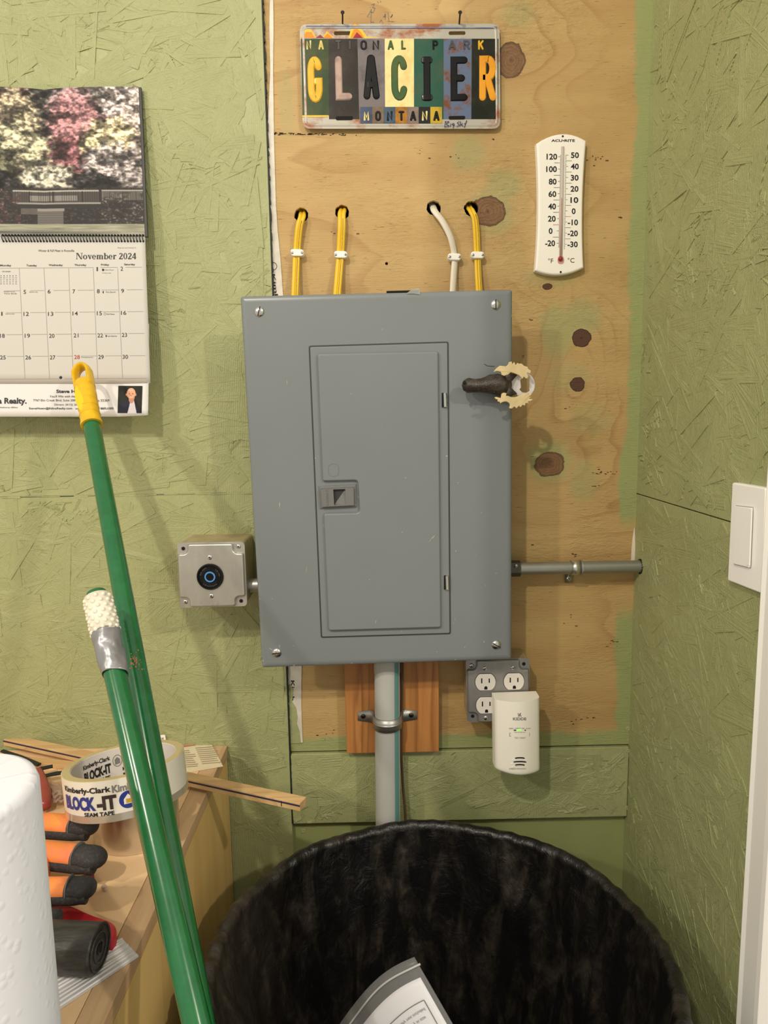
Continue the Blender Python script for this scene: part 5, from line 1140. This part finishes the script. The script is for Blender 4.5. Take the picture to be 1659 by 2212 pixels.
cyltext([('Kimberly-Clark', -46, .0345, 8, .0435, .03)], ro_, M_black, 'lettering'); cyltext([('BLOCK', -46, .0155, -7, .0325, .05)], ro_, M_blue, 'lettering'); cyltext([('-IT', -6, .0155, 12, .0325, .05)], ro_, mat('tape_brown_ink', S(50, 40, 34), .5), 'lettering'); cyltext([('SEAM TAPE', -20, .0085, 9, .0135, .03)], ro_, M_black, 'lettering')
cyltext([('Kimb', 9, .0345, 26, .0435, .03)], ro_, M_grey_ink, 'lettering')
mb = MB(); ca_, ch_ = 22, .0235
mb.add([cyl(ro_, ca_+8*math.cos(t), ch_+.0105*math.sin(t)) for t in np.linspace(0, 2*math.pi, 25)[:-1]], [tuple(range(24))]); mb.build('emblem', M_blue, wtl, recalc=False)
mb = MB(); mb.add([cyl(ro_+.0003, ca_+a, ch_+h) for a, h in ((-4, -.005), (4, -.005), (4, .001), (0, .007), (-4, .001))], [(0, 1, 2, 3, 4)]); mb.build('emblem', M_tw, wtl, recalc=False)
mb = MB(); mb.add([cyl(ro_+.0005, ca_+a, ch_+h) for a, h in ((-2, -.004), (3, -.004), (3, .001), (-2, .001))], [(0, 1, 2, 3)]); mb.build('emblem', mat('tape_gold', S(190, 150, 40), .4), wtl, recalc=False)
cyltext([('Kimberly-Clark', 285, .0345, 322, .0425, .03), ('BLOCK-IT', 285, .0190, 322, .0325, .05), ('SEAM TAPE', 288, .0105, 320, .0165, .03), ('1-844-', 362, .0330, 384, .0390, .03), ('Kimberly-Clark', 335, .0160, 376, .0225, .03), ('BLOCK-IT', 335, .0030, 380, .0145, .05)], ri, M_black, 'lettering', True)
mb = MB()
for k in range(20):
    t0, t1 = 2*math.pi*k/20, 2*math.pi*(k+1)/20; mb.add([cyl(ri, 180-(330+r*5.6*math.cos(t)), .0330+r*.0082*math.sin(t)) for r, t in ((1, t0), (1, t1), (.88, t1), (.88, t0))], [(0, 1, 2, 3)])
mb.add([cyl(ri, 180-(330+a), .033+h) for a, h in ((-3, -.005), (3, -.004), (3, .002), (0, .005), (-3, .002))], [(0, 1, 2, 3, 4)]); mb.build('emblem', M_grey_ink, wtl, recalc=False)
# work glove
gl = thing('work_glove', 'orange and charcoal work glove lying over a red tool', 'glove', zz(150, 1900))
M_org = mat('orange_knit', S(244, 134, 92), .75, bump=.3, bscale=300, vscale=40, col2=S(240, 148, 66)); M_blk = mat('charcoal_rubber_knit', S(52, 50, 50), .8, bump=.5, bscale=600, vscale=300, col2=S(84, 82, 80), thr=(.5, .8))
def finger(px0, py0, px1, py1, hz, r, tip):      # from the knuckle to the tip
    a = Z(px0, py0, ZT+hz); b = Z(px1, py1, ZT+hz); d = b-a; n = 18
    def fn(t): return a+d*t
    prof = lambda t: r*(1 if t < .82 else math.sqrt(max(.0, 1-((t-.82)/.18)**2))+.02)
    def tube_part(t0, t1, mul, nm, m):
        ts = np.linspace(t0, t1, n); MB().tube([fn(t) for t in ts], [prof(t)*mul for t in ts], 20, flat=(.80, 1.0), upv=(0, 0, 1)).build(nm, m, gl, smooth=60)
    tube_part(0, tip+.02, 1.0, 'finger', M_org); tube_part(tip, 1, 1.03, 'fingertip', M_blk)
    sd = np.cross(d, (0, 0, 1)); sd /= np.linalg.norm(sd); sd = sd if sd[1] < 0 else -sd
    ts = np.linspace(0, .9, 12); MB().tube([fn(t)+sd*r*.62*(1 if t < .8 else .8)-np.array([0, 0, r*.42]) for t in ts], r*.55, 10).build('side_gusset', M_blk, gl, smooth=60)
    # stitched seam at the tip cap
    c = fn(tip+.015); dn = d/np.linalg.norm(d); MB().lathe([(r*1.05, 0), (r*1.07, .0006), (r*1.05, .0012)], c, dn, 20).build('stitch_seam', mat('grey_stitch', S(120, 118, 114), .8), gl)
finger(40, 1775, 212, 1786, .050, .0148, .68); finger(45, 1835, 229, 1856, .042, .0155, .66); finger(50, 1920, 208, 1918, .038, .0140, .62); finger(60, 1985, 131, 1988, .028, .0125, .35)
mb = MB(); mb.sphere(Z(25, 1880, ZT+.034), .045, 20, 12, (1., 1.1, .72)); mb.build('palm', M_org, gl, smooth=True)
# red clamp
rd = thing('red_clamp', 'red plastic tool handle under the glove on the cabinet', 'clamp', zz(190, 1990))
M_red = mat('red_plastic', S(176, 30, 40), .4, var=.08, vscale=30)
hp = [(60, 1935), (140, 1948), (200, 1975), (240, 1988), (252, 2000), (250, 2018), (238, 2030), (200, 2015), (120, 2000), (60, 1995)]
hq = [Z(a, b, ZT+.016) for a, b in hp]
MB().prism([(p[0], p[1]) for p in hq], ZT+.0005, ZT+.016, .003, .004, M=lambda x, y, w_: (x, y, w_), r=.006, seg=4).build('handle', M_red, rd, smooth=50)
MB().prism([(p[0], p[1]) for p in [Z(a, b, ZT+.0165) for a, b in ((192, 1997), (214, 1991), (220, 1996), (206, 2003))]], ZT+.0158, ZT+.0163, M=lambda x, y, w_: (x, y, w_), r=.001, seg=2).build('slot', mat('dark_red_recess', S(92, 14, 22), .6), rd)
MB().tube([Z(110, 1925, ZT+.010), Z(202, 1892, ZT+.010)], .0052, 12).build('jaw', M_red, rd, smooth=40)
o = MB().tube(smooth_path([Z(80, 1668, ZT+.012), Z(90, 1690, ZT+.014), Z(97, 1715, ZT+.014), Z(96, 1742, ZT+.012)]), [.009]*24+[.009], 14, flat=(.8, 1)).build('red_bag', mat('red_wrapper', S(164, 66, 62), .3, bump=.6, bscale=50, alpha=.95), smooth=True)
tag(o, 'crumpled red wrapper between paper towels and white tape roll', 'wrapper')
mb = MB(); rg = random.Random(8)
def crump(u, v):
    p = Z(104+u*44, 1690+v*44, ZT+.004+.014*math.sin(u*3.1)*math.sin(v*3.1)+rg.uniform(0, .006)); return p
mb.grid(crump, 9, 9); o = mb.build('clear_wrapper', mat('clear_wrap', S(196, 170, 158), .15, alpha=.5), solid=.0003); tag(o, 'crumpled clear plastic wrapper beside the tape roll', 'wrapper')
for pts, lb in (([(5, 1622), (45, 1636), (84, 1652)], 'black pry tool lying behind the paper towels'), ([(60, 1676), (90, 1660), (114, 1655)], 'short black rubber strip beside the pry tool'), ([(96, 1676), (120, 1671), (148, 1667)], 'thin black rod running under the white tape roll')):
    o = MB().tube([Z(a, b, ZT+.014) for a, b in pts], [.0042, .0050, .0046], 10, flat=(.5, 1), upv=(0, 0, 1)).build('black_tool', mat('black_rubber', S(26, 28, 26), .5), smooth=40); tag(o, lb, 'tool')
# roll of black bin bags
r0, r1 = Z(40, 2042, ZT+.0265), Z(214, 2050, ZT+.0265); dv = (r1-r0)/np.linalg.norm(r1-r0)
bb = thing('bin_bag_roll', 'black roll of bin bags in front of the red tool', 'bag roll', Z(150, 2090, ZT))
M_bagr = mat('black_bag_film', S(40, 38, 38), .45, bump=.5, bscale=60, vscale=30, col2=S(72, 68, 64), stretch=(1, 4, 4))
MB().tube([r0, r0+dv*.01, r1-dv*.003, r1], [.0240, .0245, .0247, .0225], 40).build('roll', M_bagr, bb, smooth=40)
mb = MB(); e1v = np.cross(dv, (0, 0, 1)); e1v /= np.linalg.norm(e1v); e2v = np.cross(dv, e1v)
sp = [(r1+dv*.0006+(e1v*math.cos(t)+e2v*math.sin(t))*(.003+.00125*t)) for t in np.linspace(0, 17, 120)]
mb.tube(sp, .0011, 6); mb.build('wound_edge', M_bagr, bb, smooth=True)
MB().lathe([(.0055, 0), (.0045, .0012), (0, .0012)], r1, dv, 16).build('hollow_core', M_dark, bb)
# white corrugated strip
cs = thing('corrugated_strip', 'white ribbed plastic strip lying on the cabinet front edge', 'plastic strip', Z(200, 2100, ZT))
a0, a1, b0_, b1_ = Z(262, 2024, ZT+.003), Z(299, 2062, ZT+.003), Z(20, 2150, ZT+.003), Z(75, 2212, ZT+.003)
M_cor = mat('white_corrugated_plastic', S(246, 245, 246), .35); nr = 9
MB().prism([(p[0], p[1]) for p in (a0, a1, b1_, b0_)], ZT+.0004, ZT+.0020, M=lambda x, y, w_: (x, y, w_)).build('backing', mat('corrugated_backing', S(214, 210, 216), .4), cs)
for k in range(nr):
    t = (k+.5)/nr; p = a0+(a1-a0)*t; q_ = b0_+(b1_-b0_)*t; e = np.linalg.norm(a1-a0)/nr*.36; MB().tube([p+np.array([random.uniform(-.003, .003), 0, -.0012]), q_-np.array([0, 0, .0012])], e, 8, flat=(.7, 1), upv=(0, 0, 1)).build('rib', M_cor, cs, smooth=True)
mb = MB(); mb.sphere(Z(225, 1916, ZT+.003), .0038, 8, 6, (1, .7, .8)); mb.sphere(Z(228, 1921, ZT+.002), .0025, 8, 6); o = mb.build('plaster_crumb', mat('pale_crumb', S(206, 180, 160), .6)); tag(o, 'small pale crumb lying on the bare cabinet top', 'crumb')
# paper towel roll
TRR = .067; THH = .279; tcx = Z(-122, 1706, ZT+THH); tcx[2] = ZT+.0005; print('TOWEL', tcx)
pt_ = thing('paper_towel_roll', 'tall white embossed paper towel roll standing at the left edge', 'paper towel', tcx)
def towel_mat():
    g = G('embossed_paper_towel'); o = g.co(); x, y, z = g.sep(o); ang = g.math('ARCTAN2', g.math('SUBTRACT', y, float(tcx[1])), g.math('SUBTRACT', x, float(tcx[0])))
    v = g.comb(g.math('MULTIPLY', ang, .066), z, 0.); n = g.N.new('ShaderNodeTexVoronoi'); g.L.new(v, n.inputs['Vector']); n.inputs['Scale'].default_value = 105
    d = g.ramp(n.outputs['Distance'], [(.12, 1.), (.4, 0.)]); big = g.noise(o, 12, 3)
    return g.out(S(232, 234, 242), .9, g.bump(g.math('ADD', g.math('MULTIPLY', d, .8), g.math('MULTIPLY', big, 3.)), .35, .0015))
MB().lathe([(.021, .004), (.021, THH-.001), (TRR-.008, THH), (TRR-.002, THH-.003), (TRR, THH-.009), (TRR, .003), (TRR-.003, 0), (.024, 0)], tcx, (0, 0, 1), 96, closed=True).build('paper', towel_mat(), pt_, smooth=50)
MB().lathe([(.0195, .003), (.021, .003), (.021, THH-.003), (.0195, THH-.003)], tcx, (0, 0, 1), 48, closed=True).build('core', mat('towel_core', S(176, 150, 118), .8), pt_, smooth=40)
tg = thing('price_tag', 'tiny white tag standing against the wall behind the long green pole', 'tag', zz(350, 1606))
MB().prism(xz([(345, 1589), (356, 1588), (358, 1600), (346, 1604)], .014), .012, .0128, r=.002, seg=3).build('card', M_white, tg)
text('lettering', [('W', 348, 1599, 354, 1593)], onwall(.0132), M_black, tg)
# ================================================================ POLES
M_pole = mat('green_painted_steel', S(10, 92, 44), .22, coat=.6, bump=.03, bscale=60, vscale=60, col2=S(14, 104, 52))
PR = .0117
def pole_line(a, da, b, db):
    p = T(*a, da); q_ = T(*b, db); d = (q_-p)/np.linalg.norm(q_-p); t = -p[2]/d[2]; return p, p+d*t, d
# long pole with yellow hand grip
p_, e_, d_ = pole_line((175, 792), 1.055, (436, 2212), .645)
lo = thing('mop_handle', 'long green pole with yellow plastic hand grip leaning on the calendar wall', 'pole', e_)
gs = p_+d_*.115
MB().tube([gs-d_*.01, e_], PR, 32).build('pole', M_pole, lo, smooth=40)
M_grip = mat('yellow_grip_plastic', S(232, 186, 22), .4, bump=.08, bscale=200, vscale=60, col2=S(212, 166, 20))
xv = np.cross(d_, (0, 1, 0)); xv /= np.linalg.norm(xv); yv = np.cross(xv, d_)
ts = [.034, .040, .060, .085, .108, .112, .117]; rs = [.0128, .0140, .0146, .0138, .0138, .0148, .0148]
yg = MB().tube([p_+d_*t for t in ts], rs, 32, flat=(1, 1)).build('grip', M_grip, lo, smooth=40)
# hanging loop: an arch with an open eye
mb = MB(); loop = []
for t in np.linspace(0, math.pi, 22): loop.append(p_+d_*(.016-.016*math.sin(t))+xv*(.0112*math.cos(t)))
loop = [p_+d_*.044+xv*.0108]+loop+[p_+d_*.044-xv*.0108]
mb.tube(loop, .0040, 14, flat=(2.3, .85), upv=yv); mb.build('hang_loop', M_grip, lo, smooth=60)
ov = MB(); c = p_+d_*.072-yv*.0162*np.sign(yv[1]); fy = -yv*np.sign(yv[1])
c = p_+d_*.070+fy*.0132-xv*.003*np.sign(xv[0])
vs = [c+fy*.0022]+[c+d_*.026*math.cos(t)+xv*.0075*math.sin(t) for t in np.linspace(0, 2*math.pi, 25)[:-1]]
ov.add(vs, [(0, 1+k, 1+(k+1) % 24) for k in range(24)]); ov.build('thumb_pad', mat('smooth_yellow', S(236, 196, 24), .25), lo, smooth=True)
for k in range(5): 
    c = p_+d_*(.046+k*.013); MB().lathe([(.0142, 0), (.0146, .0005), (.0142, .0010)], c, d_, 28).build('grip_rib', M_grip, lo, smooth=True)
# scuffs on the long pole
mb = MB(); rg = random.Random(6); c0 = T(303, 1437, 1.); 
tt_ = None
best = min(np.linspace(0, 1.2, 400), key=lambda t: abs((lambda q_: IH/2-F*(q_@CB)/(q_@CC))((p_+d_*t)-CO)-1438)); c0 = p_+d_*best; fv = (CO-c0); fv = fv-d_*(fv@d_); fv /= np.linalg.norm(fv); sdv = np.cross(d_, fv)
for k in range(46):
    a = rg.gauss(.05, .35); t = rg.gauss(0, .006); q_ = c0+d_*t+(fv*math.cos(a)+sdv*math.sin(a))*(PR+.0002); mb.sphere(q_, rg.uniform(.0003, .0012), 6, 4)
mb.build('rust_scuff', mat('rusty_scuff', S(176, 130, 92), .6), lo)
# short pole with white bumpy grip and duct tape
p_, e_, d_ = pole_line((209, 1285), .80, (425, 2212), .60)
sp_ = thing('broom_handle', 'shorter green pole with white bumpy grip and silver duct tape', 'pole', e_)
MB().tube([p_-d_*.003, p_+d_*.0, e_], [PR*.9, PR, PR], 32).build('pole', M_pole, sp_, smooth=40)
xv = np.cross(d_, (0, 1, 0)); xv /= np.linalg.norm(xv); fv = np.cross(xv, d_)
M_bump = mat('white_bumpy_rubber', S(228, 222, 204), .5); GL = .050
mb = MB(); mb.tube([p_+d_*.003, p_+d_*GL], PR+.0022, 32, caps=False); mb.build('rubber_grip', M_bump, sp_, smooth=True, solid=.0012)
bm_ = None
for r in range(7):
    for k in range(11):
        a = 2*math.pi*(k+(r % 2)*.5)/11; c = p_+d_*(.0075+r*.0066)+(xv*math.cos(a)+fv*math.sin(a))*(PR+.0024)
        if bm_ is None: o = MB().sphere((0, 0, 0), .0026, 12, 8).build('rubber_bump', M_bump, sp_, smooth=True); bm_ = o.data
        else: o = bpy.data.objects.new('rubber_bump', bm_); COL.objects.link(o); put(o, sp_)
        o.location = c
def tape_fn(u, v):
    a = 2*math.pi*u; t = .048+.052*v+.004*math.sin(a+.6)*v; r = PR+.0030-.0016*v+.0011*(fbm(np.array([u*9.]), np.array([v*6.]), 31)[0]-.45)*2+.0006*math.sin(9*v+4*a); return p_+d_*t+(xv*math.cos(a)+fv*math.sin(a))*r
mb = MB(); mb.grid(tape_fn, 64, 28, True); mb.build('duct_tape', mat('silver_duct_tape', S(150, 150, 152), .32, .55, bump=.35, bscale=45), sp_, smooth=True, solid=.0008)
# ================================================================ BIN, LINER, ZIP BAG
ZR = EYE-.671; BC = np.array([.066, -.368, 0]); BR = .288
cn_ = thing('trash_can', 'large round bin hidden under a black liner', 'trash can', (BC[0], BC[1], 0))
MB().lathe([(0, 0), (BR-.055, 0), (BR-.006, ZR-.03), (BR-.002, ZR-.012), (BR-.002, ZR-.006), (BR-.009, ZR-.006), (BR-.013, ZR-.03), (BR-.062, .012), (0, .012)], BC, (0, 0, 1), 72).build('barrel', mat('grey_bin_plastic', S(70, 70, 68), .5), cn_, smooth=40)
rs_ = np.random.RandomState(21); ph = rs_.rand(60)*6.28; 
def fold(a, fr, k): return math.sin(fr*a+ph[k]+1.3*math.sin(2*a+ph[k+1]))
def liner(u, v):
    a = 2*math.pi*u
    # profile: outside hem -> over the rim -> down the inside -> bottom
    if v < .22: s = v/.22; r = BR+.005; z = ZR-.20+.195*s
    elif v < .36:
        s = (v-.22)/.14; t = math.pi*s; r = BR-.0055+.0105*math.cos(t); z = ZR-.005+.0125*math.sin(t)
    elif v < .86: s = (v-.36)/.50; r = BR-.016-.075*s-.02*s*s; z = ZR-.005-.46*s
    else: s = (v-.86)/.14; r = (BR-.111)*(1-s); z = ZR-.465-.03*math.sin(s*1.57)
    left = math.exp(-((abs((a-3.35+math.pi) % (2*math.pi)-math.pi))/.35)**2)
    if v < .22: r += .004*abs(fold(a, 23, 0))*(1-.8*s)+.003*abs(fold(a, 41, 2))*(1-s); r += left*.012*abs(fold(a, 37, 5))
    elif v < .36: k = math.sin(math.pi*s); r += .0008*fold(a, 47, 4)+.0004*fold(a, 83, 6); z += k*(.0007*fold(a, 53, 8)+.0005*fold(a, 91, 10)*max(0, fold(a, 5, 40))+.0022*fold(a, 9, 12)); z += left*.004*fold(a, 45, 14)
    elif v < .86:
        k = min(1, s*5); r += k*(.005*fold(a, 7, 20)+.003*fold(a+.6*s, 13, 22)+.0014*fold(a-.8*s, 23, 24))+.0008*fold(a+.3*s, 47, 26)*(1-s)+.0010*math.sin(30*s+6*fold(a, 5, 28))*k
        r -= left*k*(.020*math.sin(min(1, s*2.2)*math.pi)+.010*fold(a, 29, 30)*(1-s)); r = min(r, BR-.0145)
    else: z += .02*fold(a, 7, 33)*(1-s)*s*4
    return (BC[0]+r*math.cos(a), BC[1]+r*math.sin(a), z)
g = G('black_liner_film'); o = g.co(); x, y, z = g.sep(o)
ang = g.math('ARCTAN2', g.math('SUBTRACT', y, float(BC[1])), g.math('SUBTRACT', x, float(BC[0])))
v = g.comb(g.math('MULTIPLY', ang, 7.), g.math('MULTIPLY', z, 9.), 0.); n1 = g.noise(v, 1.0, 7, .62, .8); n2 = g.noise(o, 40, 6, .7)
dust = g.math('MULTIPLY', g.ramp(n1, [(.46, 0.), (.74, 1.)]), g.ramp(n2, [(.38, .1), (.75, 1.)]))
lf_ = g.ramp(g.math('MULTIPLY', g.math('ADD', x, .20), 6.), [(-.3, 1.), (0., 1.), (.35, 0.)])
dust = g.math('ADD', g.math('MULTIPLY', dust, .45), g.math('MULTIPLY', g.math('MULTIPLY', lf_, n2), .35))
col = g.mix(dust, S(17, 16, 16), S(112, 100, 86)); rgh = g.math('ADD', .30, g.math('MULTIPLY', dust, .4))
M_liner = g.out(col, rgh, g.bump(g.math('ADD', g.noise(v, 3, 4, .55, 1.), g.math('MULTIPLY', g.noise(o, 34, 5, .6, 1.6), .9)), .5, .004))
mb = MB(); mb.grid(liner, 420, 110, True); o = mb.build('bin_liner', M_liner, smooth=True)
tag(o, 'dusty black plastic liner folded over the rim of the big bin', 'bin liner')
# zip bag with instruction sheet
zb4 = [(895, 2067), (1000, 2280), (800, 2390), (700, 2240)]
z5 = ZC(700, 2020, 280/1659)
def ZB(u, v, h=0.):     # u across the opening (0 at the right corner), v down the bag
    a = (895-u*165, 2067+u*150-26*math.sin(u*math.pi)*1.0); d = (905-895, 0)
    px = a[0]+v*115-u*v*15; py = a[1]+v*200+u*v*10; yy = -.50-.05*v+.03*u*u
    r_ = ray(px, py); t = (yy+h-CO[1])/r_[1]; return CO+r_*t
zbg = thing('zip_bag', 'clear zip bag with printed sheet standing inside the bin', 'plastic bag', ZB(.5, 1.6))
mb = MB(); mb.grid(lambda u, v: ZB(u, v*1.9), 24, 24); mb.build('film', mat('clear_bag_film', S(190, 190, 190), .2, alpha=.16), zbg, smooth=True, solid=.0006)
mb = MB(); mb.tube([ZB(u, .085+.005*math.sin(u*9), -.001) for u in np.linspace(-.02, 1.02, 30)], .0011, 8); mb.build('zip_closure', mat('zip_white', S(190, 188, 186), .3, alpha=.8), zbg, smooth=True)
sh_ = thing('instruction_sheet', 'white printed instruction sheet inside the clear zip bag', 'paper', ZB(.5, 1.5, .004))
SH = lambda u, v, h=0.: ZB(.06+u*.94, .20+v*1.6, .0016+h)
mb = MB(); mb.grid(lambda u, v: SH(u, v), 20, 24); sh2 = mb.build('sheet', mat('white_sheet', S(244, 244, 250), .55), sh_, smooth=True, solid=.0003)
mb = MB()
def sline(u0, v0, u1, v1, wd=.0035, n=10):
    for k in range(n):
        a, b = k/n, (k+1)/n; p = SH(u0+(u1-u0)*a, v0+(v1-v0)*a, -.0008); q_ = SH(u0+(u1-u0)*b, v0+(v1-v0)*b, -.0008); d = q_-p; nv = np.array([-d[2], 0, d[0]]); nv = nv/np.linalg.norm(nv)*.0005; mb.add([p-nv, q_-nv, q_+nv, p+nv], [(0, 1, 2, 3)])
sline(.10, .13, 1., .13, n=14); sline(.10, .13, .10, 1.); sline(.10, .34, 1., .34, n=14); sline(.10, .50, 1., .50, n=14)
mb.build('table_rules', M_black, sh2, recalc=False)
rows = ['Tools required for assembly not included', 'Original product, parts may vary in size', 'Congratulations on your purchase of this', 'and please do not return to the store', 'When unpacking, make sure all parts', 'are undamaged, if any parts missing', 'please call 1-866-000-0787 for help']
L_ = [(s_, .96, .165+k*.045+(.02 if k > 3 else 0), .14+.04*(k % 3), .190+k*.045+(.02 if k > 3 else 0)) for k, s_ in enumerate(rows)]
text('lettering', L_, lambda a, b: SH(a, b, -.0008), mat('sheet_ink', S(70, 70, 90), .6), sh2)
